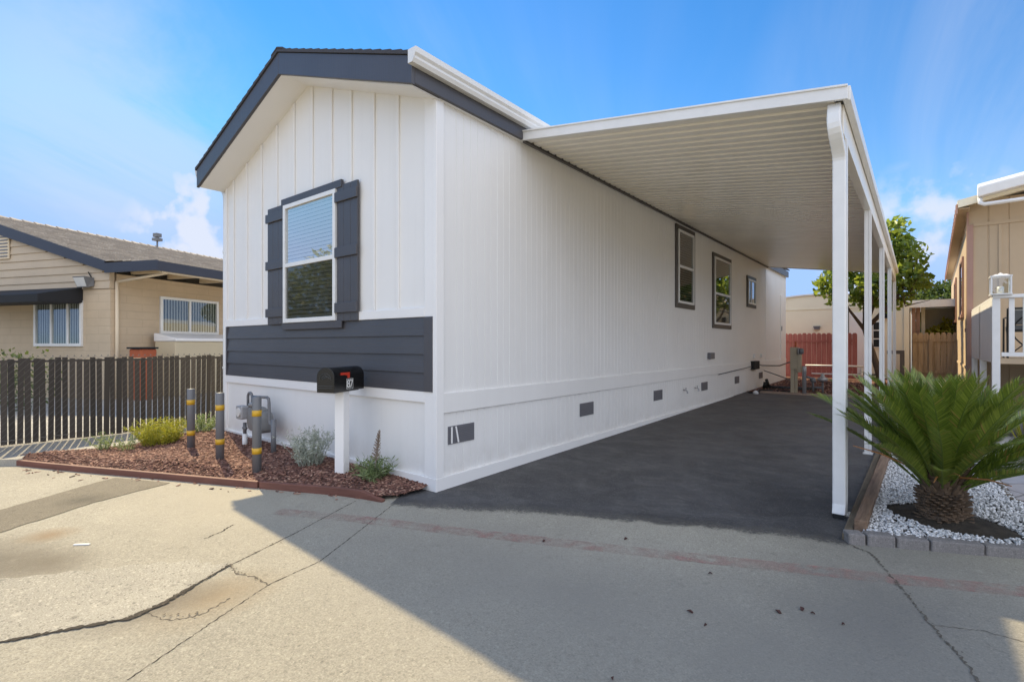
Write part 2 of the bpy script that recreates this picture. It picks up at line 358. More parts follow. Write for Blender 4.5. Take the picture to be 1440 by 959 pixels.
def jag(a, b, n, amp):
    out = []
    for i in range(n):
        k = i / n; nx, ny = -(b[1] - a[1]), b[0] - a[0]; L = math.hypot(nx, ny)
        w = random.uniform(-amp, amp) if i else 0
        out.append((a[0] + (b[0] - a[0]) * k + nx / L * w, a[1] + (b[1] - a[1]) * k + ny / L * w))
    return out
def polyline_jag(P, step, amp):
    out = []
    for a, b in zip(P, P[1:]): out += jag(a, b, max(1, int(math.hypot(b[0] - a[0], b[1] - a[1]) / step)), amp)
    return out + [P[-1]]

# ------------------------------------------------------------------ ground and paving
g = B(); ys = [-400, 0, 24, 500]; xs = [-500, 500]
for i in range(3): g.add([(xs[0], ys[i], gz(ys[i])), (xs[1], ys[i], gz(ys[i])), (xs[1], ys[i + 1], gz(ys[i + 1])), (xs[0], ys[i + 1], gz(ys[i + 1]))], [(0, 1, 2, 3)])
tag(g.build('ground', M['pave']), kind='structure')
sheet('road', [(-40, -40), (40, -40), (40, 1.9), (4.3, 1.5), (3.0, .95), (0, .6), (-4.4, .6), (-4.4, -2.2), (-4.56, -2.36), (-6.1, -2.9), (-40, -14)], M['street'], .004)
# coarse exposed slab near the camera, bounded by the cracked joint
seam = [(-.336, -.636), (-.011, -1.385), (.17, -1.867), (.391, -2.293), (.429, -2.455), (.30, -2.70), (.10, -3.1)]
slab = polyline_jag([(.17, -1.867), (.391, -2.293), (.429, -2.455), (.30, -2.70), (.10, -3.1)], .05, .008)
sheet('concrete_slab', slab + polyline_jag([(-1.0, -3.6), (-.75, -2.9), (-.35, -2.35), (-.1, -2.0), (.17, -1.867)], .05, .03), M['slab'], .009)
up = polyline_jag([(-2.9, -1.70), (-2.828, -1.87), (-2.39, -2.585), (-1.9, -3.3)], .06, .008)
lo = polyline_jag([(-1.25, -3.3), (-1.685, -2.664), (-2.05, -2.05), (-2.217, -1.475), (-2.25, -1.42)], .06, .012)
sheet('pavement_patch', up + lo, M['patch'], .008)
front = [(-.24, -.14), (-.02, -.52), (.35, -.58), (1.05, -.25), (1.8, .12), (2.6, .50), (3.10, .68)]
sheet('driveway', [(-.24, .02)] + front + [(3.16, 4), (3.2, 10.75), (-.0, 10.75), (-.05, 6)], M['asphalt'], .0085)
for a, b in (((.26, -.30), (1.1, .17)),):
    pass
red = [(-.60, -1.2), (.051, -.902), (.736, -.649), (1.791, -.228), (3.266, .375), (4.6, .95)]
lo_ = [(x + .03, y - .065) for x, y in red]; hi_ = [(x - .03, y + .065) for x, y in red]
sheet('road_line', lo_ + hi_[::-1], M['redline'], .0062)

def ribbon(name, P, w, mat, dz=.0056, step=.013, amp=.006, wj=.75):
    P = polyline_jag(P, step, amp); b = B(); n = len(P); L = []; Rr = []
    for i, p in enumerate(P):
        a = P[max(i - 1, 0)]; c = P[min(i + 1, n - 1)]; dx, dy = c[0] - a[0], c[1] - a[1]; l = math.hypot(dx, dy) or 1
        ww = (w(i / (n - 1)) if callable(w) else w) * random.uniform(1 - wj, 1 + wj) / 2
        L.append((p[0] - dy / l * ww, p[1] + dx / l * ww, gz(p[1]) + dz)); Rr.append((p[0] + dy / l * ww, p[1] - dx / l * ww, gz(p[1]) + dz))
    for i in range(n - 1): b.add([Rr[i], Rr[i + 1], L[i + 1], L[i]], [(0, 1, 2, 3)])
    o = b.build(name, mat); o['kind'] = 'structure'; return o
ribbon('road_crack', seam[:3], .006, M['crack'], amp=.002)
ribbon('road_crack', seam[2:], lambda k: .010 + .016 * math.sin(PI * min(1, k * 1.1)), M['crack'], dz=.0102, amp=.005)
ribbon('road_crack', [(.014, -.531), (.33, -1.1), (.549, -1.5), (.606, -1.84)], .005, M['crack'], amp=.002)
ribbon('road_crack', [(.606, -1.84), (.75, -2.15), (.975, -2.6)], .004, M['crack'], amp=.004, wj=.9)
ribbon('road_crack', [(.191, -1.876), (.32, -1.90), (.45, -1.85), (.609, -1.849)], .008, M['crack_pale'], amp=.008, wj=.9)
ribbon('road_crack', [(.60, -2.05), (.66, -2.22), (.60, -2.33), (.52, -2.36), (.43, -2.38)], .006, M['crack_pale'], amp=.010, wj=.95)
ribbon('road_crack', [(3.10, .84), (3.228, .74), (3.35, .42), (3.513, -.067), (3.62, -.35), (3.70, -.7), (3.75, -1.2)], .008, M['crack_pale'], dz=.0075, amp=.009, wj=.9)
ribbon('road_crack', [(-.55, -1.55), (-.47, -1.66), (-.42, -1.80)], .008, M['crack'], amp=.01, wj=.9)
ribbon('road_crack', [(3.513, -.067), (3.7, .02), (4.0, .0)], .004, M['crack_pale'], amp=.008, wj=.9)
chips_ = B()
for (a_, b_), cnt in (((seam[1], seam[2]), 10), ((seam[2], seam[3]), 34), ((seam[3], seam[4]), 26), (((.66, -2.22), (.52, -2.36)), 16), (((.191, -1.876), (.609, -1.849)), 12), (((3.35, .42), (3.62, -.35)), 14)):
    for _ in range(cnt):
        k = random.random(); w_ = random.gauss(.004, .014); L_c = math.hypot(b_[0] - a_[0], b_[1] - a_[1]); nx_, ny_ = (b_[1] - a_[1]) / L_c, -(b_[0] - a_[0]) / L_c
        c_ = (a_[0] + (b_[0] - a_[0]) * k + nx_ * w_, a_[1] + (b_[1] - a_[1]) * k + ny_ * w_); rr_0 = random.uniform(.002, .008); ph = random.random() * 6
        chips_.add([(c_[0] + rr_0 * random.uniform(.5, 1.3) * math.cos(ph + q_ * 1.05), c_[1] + rr_0 * random.uniform(.5, 1.3) * math.sin(ph + q_ * 1.05), gz(c_[1]) + .0106) for q_ in range(6)], [(0, 1, 2, 3, 4, 5)])
o = chips_.build('crack_grit', M['crack_pale']); tag(o, 'loose grit and broken crumbs along the pavement cracks', 'grit', kind='stuff')
# kerb strip between bed and the strip before the fence, and the pale ground behind
sheet('pavement', [(-40, -14), (-6.1, -2.9), (-4.56, -2.36), (-4.80, -.95), (-5.03, .4), (-5.2, 7), (-40, 7)], M['pave'], .005)
sheet('fence_strip', [(-6.1, -2.9), (-4.56, -2.37), (-4.80, -.95), (-5.03, .4), (-5.2, 7), (-6.05, 7)], M['darkpave'], .009)
sheet('kerb', [(-4.40, -2.22), (-4.56, -2.36), (-4.80, -.95), (-5.00, .10), (-5.03, .4), (-4.80, .4), (-4.68, -.05), (-4.47, -1.0)], M['kerb'], .075, .09)
# back yard soil strip and its kerb
sheet('yard_soil', [(-.0, 10.75), (3.2, 10.75), (3.3, 17.9), (-1.5, 17.9), (-1.5, 15.9), (0, 15.9)], M['mulch_base'], .012)
sheet('yard_kerb', [(.35, 10.70), (3.2, 10.70), (3.2, 10.86), (.35, 10.86)], M['pinkkerb'], .05, .06)
sheet('right_yard', [(3.2, 4.3), (4.2, 2.2), (12, 6), (12, 40), (3.3, 40), (3.25, 10)], M['pave'], .006)  # hidden yard ground, made pale to bounce light up under the carport
fl = [(4.04, 3.95), (4.10, 2.52), (4.9, 2.0), (7, 2.9), (7, 7.1), (4.9, 6.2)]
sheet('path', fl, M['flag'], .05, .06)

# ------------------------------------------------------------------ scatter helpers
def in_poly(P, poly):
    x, y = P[:, 0], P[:, 1]; r = np.zeros(len(P), bool); n = len(poly)
    for i in range(n):
        (x1, y1), (x2, y2) = poly[i], poly[(i + 1) % n]
        c = ((y1 > y) != (y2 > y)) & (x < (x2 - x1) * (y - y1) / ((y2 - y1) or 1e-9) + x1); r ^= c
    return r
def scatter(poly, n):
    a = np.array(poly); lo, hi = a.min(0), a.max(0); out = np.zeros((0, 2))
    while len(out) < n:
        p = rng.uniform(lo, hi, (n * 2, 2)); out = np.vstack([out, p[in_poly(p, poly)]])
    return out[:n]
def rots(n, tilt):
    a = rng.uniform(0, 2 * PI, n); b = rng.normal(0, tilt, n); c = rng.normal(0, tilt, n)
    ca, sa, cb, sb, cc, sc = np.cos(a), np.sin(a), np.cos(b), np.sin(b), np.cos(c), np.sin(c); z = np.zeros(n); o = np.ones(n)
    def m(*r): return np.stack([np.stack(q, -1) for q in r], 1)
    return m((ca, -sa, z), (sa, ca, z), (z, z, o)) @ m((cb, z, sb), (z, o, z), (-sb, z, cb)) @ m((o, z, z), (z, cc, -sc), (z, sc, cc))
def scatter_shapes(name, base_v, base_f, P, scl, tilt, mat, parent=None, jitter=.0, smooth=False):
    n = len(P); V = np.asarray(base_v)[None] * scl[:, None, :]
    if jitter: V = V * (1 + rng.normal(0, jitter, V.shape))
    V = np.einsum('nij,nkj->nki', rots(n, tilt), V) + P[:, None, :]
    F = np.asarray(base_f)[None] + (np.arange(n) * len(base_v))[:, None, None]
    return npmesh(name, V.reshape(-1, 3), F.reshape(-1, len(base_f[0])), mat, parent, smooth)
CUBE = ([(-1, -1, -1), (1, -1, -1), (1, 1, -1), (-1, 1, -1), (-.8, -.8, 1), (.9, -.7, 1), (.7, .9, 1), (-.9, .6, 1)], [(3, 2, 1, 0), (4, 5, 6, 7), (0, 1, 5, 4), (1, 2, 6, 5), (2, 3, 7, 6), (3, 0, 4, 7)])
bm = bmesh.new(); bmesh.ops.create_icosphere(bm, subdivisions=1, radius=1); bm.verts.ensure_lookup_table()
ICO = ([tuple(v.co) for v in bm.verts], [tuple(v.index for v in f.verts) for f in bm.faces]); bm.free()

bedfront = [(-4.43, -2.215), (-3.9, -2.0), (-3.2, -1.71), (-2.5, -1.41), (-1.9, -1.16), (-1.40, -.955), (-1.0, -.78), (-.6, -.61), (-.20, -.50)]
bed = bedfront + [(-.12, -.40), (-.06, -.10), (-.10, -.02), (-4.44, -.02), (-4.68, -.06), (-4.47, -1.0)]
def front_d(x, y):
    for (xa, ya), (xb, yb) in zip(bedfront, bedfront[1:]):
        if xa <= x <= xb: return y - (ya + (yb - ya) * (x - xa) / (xb - xa))
    return .3
def bed_z(x, y):
    k = max(0, min(1, front_d(x, y) / .22)); return .044 + k * (.012 + .03 * math.sin(x * 2.1 + 1) * math.sin(y * 3.7) + .035 * max(0, min(1, -x / 2)))
P2 = scatter(bed, 15000); Z = np.array([bed_z(x, y) for x, y in P2])
sp_ = np.array([(x, -.48 + (x + .2) * .43 - abs(random.gauss(.03, .09))) for x in [random.uniform(-4.2, -.3) for _ in range(46)]]); P2 = np.vstack([P2, sp_]); Z = np.concatenate([Z, np.full(len(sp_), .006)])
# the mound under the chips
bmx = bmesh.new(); bmx.faces.new([bmx.verts.new((x, y, 0)) for x, y in bed]); bmesh.ops.triangulate(bmx, faces=bmx.faces[:])
for _ in range(4): bmesh.ops.subdivide_edges(bmx, edges=[e for e in bmx.edges if e.calc_length() > .15], cuts=1, use_grid_fill=True)
bmesh.ops.triangulate(bmx, faces=bmx.faces[:])
for v in bmx.verts: v.co.z = bed_z(v.co.x, v.co.y)
for f in bmx.faces:
    if f.normal.z < 0: f.normal_flip()
me = bpy.data.meshes.new('garden_bed'); bmx.to_mesh(me); bmx.free(); me.materials.append(M['mulch_base']); o = bpy.data.objects.new('garden_bed', me); COL.objects.link(o); o['kind'] = 'structure'
s = np.stack([rng.uniform(.007, .032, len(P2)), rng.uniform(.004, .011, len(P2)), rng.uniform(.0015, .004, len(P2))], -1)
o = scatter_shapes('bark_mulch', *CUBE, np.column_stack([P2, Z + rng.uniform(0, .007, len(P2))]), s, .15, M['chip'])
tag(o, 'red brown bark mulch spread over the bed in front of the white home', 'mulch', kind='stuff')
P2 = scatter([(.1, 10.9), (3.2, 10.9), (3.2, 16), (.1, 16)], 2500); Z = np.array([gz(y) + .02 for x, y in P2])
s = np.stack([rng.uniform(.015, .05, len(P2)), rng.uniform(.01, .02, len(P2)), rng.uniform(.004, .01, len(P2))], -1)
tag(scatter_shapes('yard_mulch', *CUBE, np.column_stack([P2, Z]), s, .4, M['chip']), 'red brown mulch on the ground before the red fence', 'mulch', kind='stuff')
# white gravel and soil round the palm
gpoly = [(3.17, .95), (3.5, 1.07), (4.0, 1.30), (4.9, 1.75), (4.85, 1.95), (4.08, 2.48), (4.02, 3.95), (3.2, 4.05)]
sheet('gravel_bed', gpoly, M['soil'], .05)
mound = [(3.25, 1.75), (3.32, 1.52), (3.55, 1.33), (3.86, 1.33), (4.02, 1.48), (3.98, 1.63), (3.85, 1.80), (3.6, 1.95), (3.4, 1.93)]
P2 = scatter(gpoly, 15000); keep = ~in_poly(P2, mound); P2 = P2[keep]
k = rng.uniform(.0055, .0125, len(P2)); s = np.stack([k * rng.uniform(.9, 1.4, len(P2)), k, k * rng.uniform(.55, .85, len(P2))], -1)
o = scatter_shapes('white_gravel', *ICO, np.column_stack([P2, np.array([gz(y) for x, y in P2]) + .056 + rng.uniform(0, .018, len(P2))]), s, .5, M['pebble'], jitter=.1)
tag(o, 'white pebbles covering the bed around the sago palm', 'gravel', kind='stuff')
sb = B(); n = len(mound); cx = sum(p[0] for p in mound) / n; cy = sum(p[1] for p in mound) / n
rings = []
for kk, h in ((1.04, .045), (.8, .075), (.5, .095), (.2, .105)):
    rings.append([(cx + (x - cx) * kk * random.uniform(.96, 1.04), cy + (y - cy) * kk, gz(cy) + h + random.uniform(0, .008)) for x, y in mound])
for i in range(3): sb.add(rings[i] + rings[i + 1], [(j, (j + 1) % n, n + (j + 1) % n, n + j) for j in range(n)])
sb.add(rings[3], [tuple(range(n))]); tag(sb.build('soil', M['soil'], None, True), kind='structure')

# ------------------------------------------------------------------ the white home
home = thing('mobile_home', 'long white mobile home with charcoal gable trim and dark lap siding band', 'house')
W_ = 4.44; L_ = 15.85; RX = -2.22
def rake(x): return 3.60 + .83 * (1 - abs(x - RX) / 2.28)
w = B().prism([(-W_, .05), (0, .05), (0, rake(0)), (RX, rake(RX)), (-W_, rake(-W_))], 1, 0, .1)
w.build('front_wall', M['white'], home)
# grooved side wall: a profile with narrow grooves, extruded upward
prof = [(-.1, .1), (-.1, L_)]; y = L_
pts = []; y = .1
yy = .25
outer = [(0, .1)]
while yy < L_ - .1:
    wd = random.choice((.0035, .0045, .006))
    outer += [(0, yy - wd), (-.0035, yy - wd * .6), (-.0035, yy + wd * .6), (0, yy + wd)]; yy += .1016
outer += [(0, L_)]
sw = B().prism(outer + [(-.1, L_), (-.1, .1)], 2, .05, 3.66)
sw.build('side_wall', M['white'], home)
B().box(-W_, -W_ + .1, .1, L_, .05, 3.60).box(-W_ + .1, -.1, L_ - .1, L_, .05, 3.7).build('rear_wall', M['white'], home)
# board and batten
bt = B()
for x in (-4.2, -3.785, -3.36, -2.95, -2.523, -2.111, -1.71, -1.334, -.934, -.546):
    bt.prism([(x - .022, 1.70), (x + .022, 1.70), (x + .022, rake(x) - .012), (x - .022, rake(x) - .012)], 1, -.019, -.001)
bt.build('batten', M['white'], home, bevel=.003)
# lap siding band
lap = B(); z = .915
for i in range(4):
    h = (1.612 - .915) / 4; lap.prism([(-.004, z), (-.030, z), (-.012, z + h + .004), (-.004, z + h + .004)], 0, -4.39, -.142) if False else None
    lap.add([(x, yy2, zz) for x in (-4.36, -.142) for yy2, zz in ((-.002, z), (-.030, z), (-.013, z + h), (-.002, z + h))], [(0, 1, 2, 3)[::-1], (4, 5, 6, 7), (0, 4, 5, 1)[::-1], (1, 5, 6, 2)[::-1], (2, 6, 7, 3)[::-1], (3, 7, 4, 0)[::-1]])
    z += h
bmv = lap.build('lap_siding', M['grey_h'], home)
B().box(-.142, -.026, -.034, -.001, .915, 1.612).build('band_end_board', M['grey'], home, bevel=.003); B().box(-4.40, -4.36, -.034, -.001, .915, 1.612).build('band_end_board', M['grey'], home, bevel=.003)
# white boards above and under the band, corner boards, base boards
B().box(-4.39, -.142, -.026, -.001, 1.6125, 1.70).build('upper_trim_board', M['white_smooth'], home, bevel=.003)
B().box(-4.39, -.142, -.026, -.001, .812, .9145).build('lower_trim_board', M['white_smooth'], home, bevel=.003)
B().prism([(-.142, .13), (-.026, .13), (-.026, rake(-.026) - .012), (-.142, rake(-.142) - .012)], 1, -.024, -.0005).box(-.026, .022, -.028, .07, .13, 3.6).build('corner_board', M['white_smooth'], home, bevel=.003)
B().prism([(-4.44, .13), (-4.40, .13), (-4.40, rake(-4.40) - .012), (-4.44, rake(-4.44) - .012)], 1, -.024, -.0005).box(-4.465, -4.44, -.028, .08, .13, 3.55).build('corner_board', M['white_smooth'], home, bevel=.003)
B().box(-4.47, .028, -.036, -.0005, -.05, .1285).build('base_board', M['white_smooth'], home, bevel=.004)
B().box(.0005, .028, .0, L_, -.05, .1285).build('base_board', M['white_smooth'], home, bevel=.004)
B().box(.0005, .02, .071, L_ - .05, .7155, .90).build('belt_board', M['white'], home, bevel=.003)
B().box(.0005, .012, 12.86, 12.92, .90, 3.5).build('side_trim', M['white_smooth'], home)
# access panel near the rear corner
B().box(.0005, .03, 14.93, 15.5, .90, 2.95).build('access_door', M['white_smooth'], home, bevel=.004)
B().box(.031, .05, 14.96, 15.0, 1.8, 1.95).build('door_latch', M['vent'], home)
# roof
rz0 = 3.86; rzp = 4.70; XL, XR = -4.55, .075
def slab2(x0, z0, x1, z1, th, y0, y1): return [(x0, z0), (x1, z1), (x1, z1 - th), (x0, z0 - th)], y0, y1
rb = B()
for (xa, za, xb, zb) in ((XL - .02, rz0 - .008, RX, rzp), (RX, rzp, XR + .02, rz0 - .008)):
    nC = 16
    for i in range(nC):                             # shingle courses as thin wedges
        k0 = i / nC; k1 = (i + 1) / nC
        if xa == RX: k0, k1 = i / nC, (i + 1) / nC
        x0, x1 = xa + (xb - xa) * k0, xa + (xb - xa) * k1; z0, z1 = za + (zb - za) * k0, za + (zb - za) * k1
        lift0, lift1 = (.012, .0) if xa != RX else (.0, .012)
        rb.prism([(x0, z0 - .03), (x1, z1 - .03), (x1, z1 + lift1), (x0, z0 + lift0)], 1, -.375, L_ + .1)
nR = 60
for i in range(nR):
    y0 = -.38 + i * (L_ + .45) / nR
    rb.prism([(RX - .13, rzp - .04), (RX, rzp + .006), (RX + .13, rzp - .04), (RX + .13, rzp - .025), (RX, rzp + .022), (RX - .13, rzp - .025)], 1, y0, y0 + .26)
rb.build('roof', M['shingle'], home)
fa = B()
fa.prism([(XL, rz0 - .035), (RX, rzp - .035), (RX, rzp - .28), (XL, rz0 - .28)], 1, -.36, -.325)
fa.prism([(RX, rzp - .035), (XR, rz0 - .035), (XR, rz0 - .275), (RX, rzp - .28)], 1, -.36, -.325)
fa.build('rake_board', M['grey'], home, bevel=.004)
B().box(XR - .035, XR, -.324, L_ + .05, 3.60, 3.79).box(XL, XL + .035, -.324, L_ + .05, 3.60, 3.79).build('eave_fascia', M['grey'], home, bevel=.004)
sf = B()
sf.prism([(XL + .036, rz0 - .262), (RX, rzp - .262), (RX, rzp - .275), (XL + .036, rz0 - .275)], 1, -.3245, -.0)
sf.prism([(RX, rzp - .262), (XR - .036, rz0 - .262), (XR - .036, rz0 - .275), (RX, rzp - .275)], 1, -.3245, -.0)
sf.box(.0, XR - .036, .001, L_, 3.60, 3.61)
sf.build('soffit', M['white_smooth'], home)
# gutters: K profile
kp = [(0, 0), (.055, 0), (.075, .03), (.075, .05), (.095, .07), (.10, .115), (.085, .115), (.083, .075), (.06, .05), (.055, .01), (.0, .01)]
gu = B().prism([(XR + .002 + x, 3.735 + z) for x, z in kp], 1, -.40, 12.9)
gu.prism([(XR + .002, 3.735), (XR + .057, 3.735), (XR + .077, 3.765), (XR + .097, 3.805), (XR + .10, 3.85), (XR + .002, 3.85)], 1, -.405, -.3995)
gu.build('gutter', M['white_metal'], home)
B().prism([(XL - .002 - x, 3.735 + z) for x, z in kp], 1, -.345, L_).build('gutter', M['white_metal'], home)
def rect_sweep(b, path, wx, wy):                     # square pipe along a path lying in a vertical plane
    rings = []
    for i, p in enumerate(path):
        a = Vector(path[max(i - 1, 0)]); c = Vector(path[min(i + 1, len(path) - 1)]); d = (c - a).normalized()
        side = Vector((1, 0, 0)) if abs(d.x) < .9 else Vector((0, 1, 0)); n_ = d.cross(side).normalized(); side = n_.cross(d).normalized()
        P = Vector(p); rings.append([P + side * sx * wx / 2 + n_ * sy * wy / 2 for sx, sy in ((-1, -1), (1, -1), (1, 1), (-1, 1))])
    vs = [tuple(q) for r in rings for q in r]; m = len(rings)
    fs = [(i * 4 + k, i * 4 + (k + 1) % 4, i * 4 + 4 + (k + 1) % 4, i * 4 + 4 + k) for i in range(m - 1) for k in range(4)] + [(3, 2, 1, 0), tuple(range(4 * m - 4, 4 * m))]
    return b.add(vs, fs)
ds = B(); rect_sweep(ds, [(-4.60, .02, 3.74), (-4.60, .02, 3.66), (-4.52, .02, 3.56), (-4.505, .02, 3.48), (-4.505, .02, .12), (-4.505, -.02, .05)], .07, .07)
ds.build('downspout', M['vinyl'], home, bevel=.006)
B().box(-4.545, -4.465, -.02, .06, 2.70, 2.73).build('downspout_strap', M['vinyl'], home); B().box(-4.545, -4.465, -.02, .06, 1.0, 1.03).build('downspout_strap', M['vinyl'], home)

def pane_sheet(axis, u0, u1, d, q0, q1):
    if axis == 'x': return B().add([(u0, -d, q0), (u1, -d, q0), (u1, -d, q1), (u0, -d, q1)], [(0, 1, 2, 3)])
    return B().add([(d, u0, q0), (d, u1, q0), (d, u1, q1), (d, u0, q1)], [(0, 1, 2, 3)])
def window(parent, axis, a0, a1, z0, z1, split, pane_up, pane_low, fr=.05, base=.001, slider=False, blinds=True, frame_mat=None, sgn=-1):
    """a window lying on a wall: axis 'x' spans x on a wall facing -y, axis 'y' spans y on a wall facing +x"""
    def bx(b, u0, u1, d0, d1, zz0, zz1):
        if axis == 'x': b.box(u0, u1, -d1, -d0, zz0, zz1)
        else: b.box(d0, d1, u0, u1, zz0, zz1)
    fm = frame_mat or M['vinyl']
    back = B(); bx(back, a0 + .01, a1 - .01, base, base + .003, z0 + .01, z1 - .01); f = None
    f = B()
    bx(f, a0, a0 + fr, base, base + .045, z0, z1); bx(f, a1 - fr, a1, base, base + .045, z0, z1)
    bx(f, a0 + fr, a1 - fr, base, base + .045, z0, z0 + fr); bx(f, a0 + fr, a1 - fr, base, base + .045, z1 - fr, z1)
    win = f.build('window', fm, parent, bevel=.004)
    back.build('window_back', M['dark'], win)
    mb = B()
    if slider: bx(mb, split - .022, split + .022, base + .004, base + .04, z0 + fr, z1 - fr)
    else: bx(mb, a0 + fr, a1 - fr, base + .004, base + .042, split - .025, split + .025)
    mb.build('meeting_rail', fm, win, bevel=.004)
    if slider: rects = [(a0 + fr, split - .022, z0 + fr, z1 - fr, pane_low), (split + .022, a1 - fr, z0 + fr, z1 - fr, pane_up)]
    else: rects = [(a0 + fr, a1 - fr, split + .025, z1 - fr, pane_up), (a0 + fr, a1 - fr, z0 + fr, split - .025, pane_low)]
    for u0, u1, q0, q1, pm in rects:
        pane_sheet(axis, u0, u1, base + .022, q0, q1).build('pane', pm, win)
    if blinds:
        bl = B(); zz = z0 + fr + .01
        while zz < z1 - fr - .02:
            u0, u1 = a0 + fr + .006, a1 - fr - .006
            q = [(base + .006, zz), (base + .016, zz + .036)] if blinds == 1 else [(base + .006, zz + .03), (base + .016, zz)]
            if axis == 'x': bl.add([(u0, -q[0][0], q[0][1]), (u1, -q[0][0], q[0][1]), (u1, -q[1][0], q[1][1]), (u0, -q[1][0], q[1][1])], [(0, 1, 2, 3)])
            else: bl.add([(q[0][0], u0, q[0][1]), (q[0][0], u1, q[0][1]), (q[1][0], u1, q[1][1]), (q[1][0], u0, q[1][1])], [(0, 1, 2, 3)])
            zz += .045
        bl.build('blind', M['blind'], win)
    return win
# front window with header, sill and board shutters
fw = window(home, 'x', -2.695, -1.556, 1.62, 3.07, 2.325, M['pane_sky'], M['pane_dark'], .05, .02)
B().box(-2.755, -1.45, -.055, -.0195, 3.0705, 3.155).build('window_header', M['grey'], fw, bevel=.004)
B().box(-2.74, -1.45, -.052, -.0345, 1.535, 1.6195).build('window_sill', M['grey'], fw, bevel=.004)
for (x0, x1) in ((-3.12, -2.705), (-1.546, -1.165)):
    sh = B(); nb = 3; wd = (x1 - x0) / nb
    for i in range(nb): sh.box(x0 + i * wd + .0015, x0 + (i + 1) * wd - .0015, -.045, -.021, 1.61, 3.095)
    so = sh.build('shutter', M['grey'], home, bevel=.003)
    for zc in (1.755, 2.36, 2.965):
        B().box(x0 - .018, x1 + .012, -.068, -.0455, zc - .055, zc + .055).build('shutter_batten', M['grey'], so, bevel=.004)
# side windows with broad trim
for (y0, y1, z0, z1, sp, sl) in ((5.87, 6.867, 2.035, 3.56, 2.80, False), (8.0, 9.378, 1.713, 3.345, 2.47, False), (10.811, 11.728, 2.33, 3.15, 11.2, True)):
    tr = .085
    wn = window(home, 'y', y0 + tr, y1 - tr, z0 + tr, z1 - tr, sp, M['pane_side'] if not sl else M['pane_far'], M['pane_dark'], .045, .003, sl, 2)
    B().box(.001, .03, y0, y0 + tr, z0, z1).box(.001, .03, y1 - tr, y1, z0, z1).box(.001, .03, y0 + tr, y1 - tr, z1 - tr, z1).box(.001, .03, y0 + tr, y1 - tr, z0, z0 + tr).build('window_trim', M['trim_brown'], wn, bevel=.004)
# foundation vents
for i, (y0, y1) in enumerate(((.138, .496), (2.529, 2.883), (4.913, 5.277), (7.31, 7.692), (9.735, 10.11), (12.124, 12.538))):
    v = B().box(.001, .010, y0, y1, .412, .582)
    vo = v.build('foundation_vent', M['vent'], home, bevel=.002)
    lv = B()
    for k in range(9): lv.box(.0105, .014, y0 + .012, y1 - .012, .424 + k * .017, .432 + k * .017)
    lv.build('vent_louver', M['vent'], vo)
    if i == 0:
        B().box(.0145, .017, y0 + .03, y0 + .05, .42, .575).add([(.0145, y0 + .085, .575), (.0145, y0 + .105, .575), (.0145, y0 + .14, .42), (.0145, y0 + .12, .42), (.017, y0 + .085, .575), (.017, y0 + .105, .575), (.017, y0 + .14, .42), (.017, y0 + .12, .42)], [(3, 2, 1, 0), (4, 5, 6, 7), (0, 1, 5, 4), (1, 2, 6, 5), (2, 3, 7, 6), (3, 0, 4, 7)]).build('torn_tape', M['white_smooth'], vo)
B().box(.001, .06, 7.70, 8.02, 1.052, 1.186).build('outlet_cover', M['vent'], home, bevel=.01)
for y in (6.30, 6.93):
    B().tube([(.0, y, .50), (.05, y, .50), (.075, y, .48), (.08, y, .44)], .012, 8).tube([(.05, y - .03, .535), (.05, y + .03, .535)], .008, 6).tube([(.05, y, .50), (.05, y, .535)], .006, 6).build('hose_tap', M['galv'], home, True)
B().box(.001, .11, 11.2, 11.75, .70, .92).build('junction_box', M['dark'], home, bevel=.01)
for yy in (11.5, 12.3): B().box(.001, .05, yy, yy + .12, 1.0, 1.1).build('outlet_cover', M['white_metal'], home, bevel=.008)
B().tube([(.03, 8.4, .70), (.03, 11.2, .78)], .01, 6).tube([(.03, 11.8, .82), (.2, 11.6, .80), (.7, 11.2, .82), (1.0, 10.85, .93)], .014, 6).tube([(.03, 12.6, .62), (.3, 12, .60), (.8, 11.2, .52), (1.0, 10.9, .48)], .016, 6).build('service_cable', M['pipe_grey'], home, True)

# ------------------------------------------------------------------ carport
cp = thing('carport', 'white flat carport cover on white posts beside the mobile home', 'carport', (3.0, 1.24, 0))
ox, oy = 3.0, 1.24
CX0, CX1, CY0, CY1 = .082, 3.03, 1.24, 12.95
def zc(x): return 3.70 - (x - .05) * .1477
pr = []                                              # pan profile along y: (y, dz)
y = CY0 + .012
while y < CY1 - .16:
    pr += [(y, -.094), (y + .095, -.094), (y + .108, -.062), (y + .14, -.062)]; y += .1525
pr.append((y, -.094))
vs = []; 
for x in (CX0, CX1 - .06):
    vs += [(x - ox, yy - oy, zc(x) + dz) for yy, dz in pr]
    vs += [(x - ox, yy - oy, zc(x) + dz + .004) for yy, dz in pr]
n = len(pr); fs = []
for i in range(n - 1): fs += [(i, i + 1, 2 * n + i + 1, 2 * n + i), (n + i, 3 * n + i, 3 * n + i + 1, n + i + 1)]
B().add(vs, fs).build('roof_pan', M['pan'], cp)
tp = B().hull([(CX0 - ox, .003, zc(CX0) - .02), (CX1 - ox, .003, zc(CX1) - .02), (CX1 - ox, CY1 - oy - .003, zc(CX1) - .02), (CX0 - ox, CY1 - oy - .003, zc(CX0) - .02)],
              [(CX0 - ox, .003, zc(CX0) - .008), (CX1 - ox, .003, zc(CX1) - .008), (CX1 - ox, CY1 - oy - .003, zc(CX1) - .008), (CX0 - ox, CY1 - oy - .003, zc(CX0) - .008)])
tp.build('roof_deck', M['white_metal'], cp)
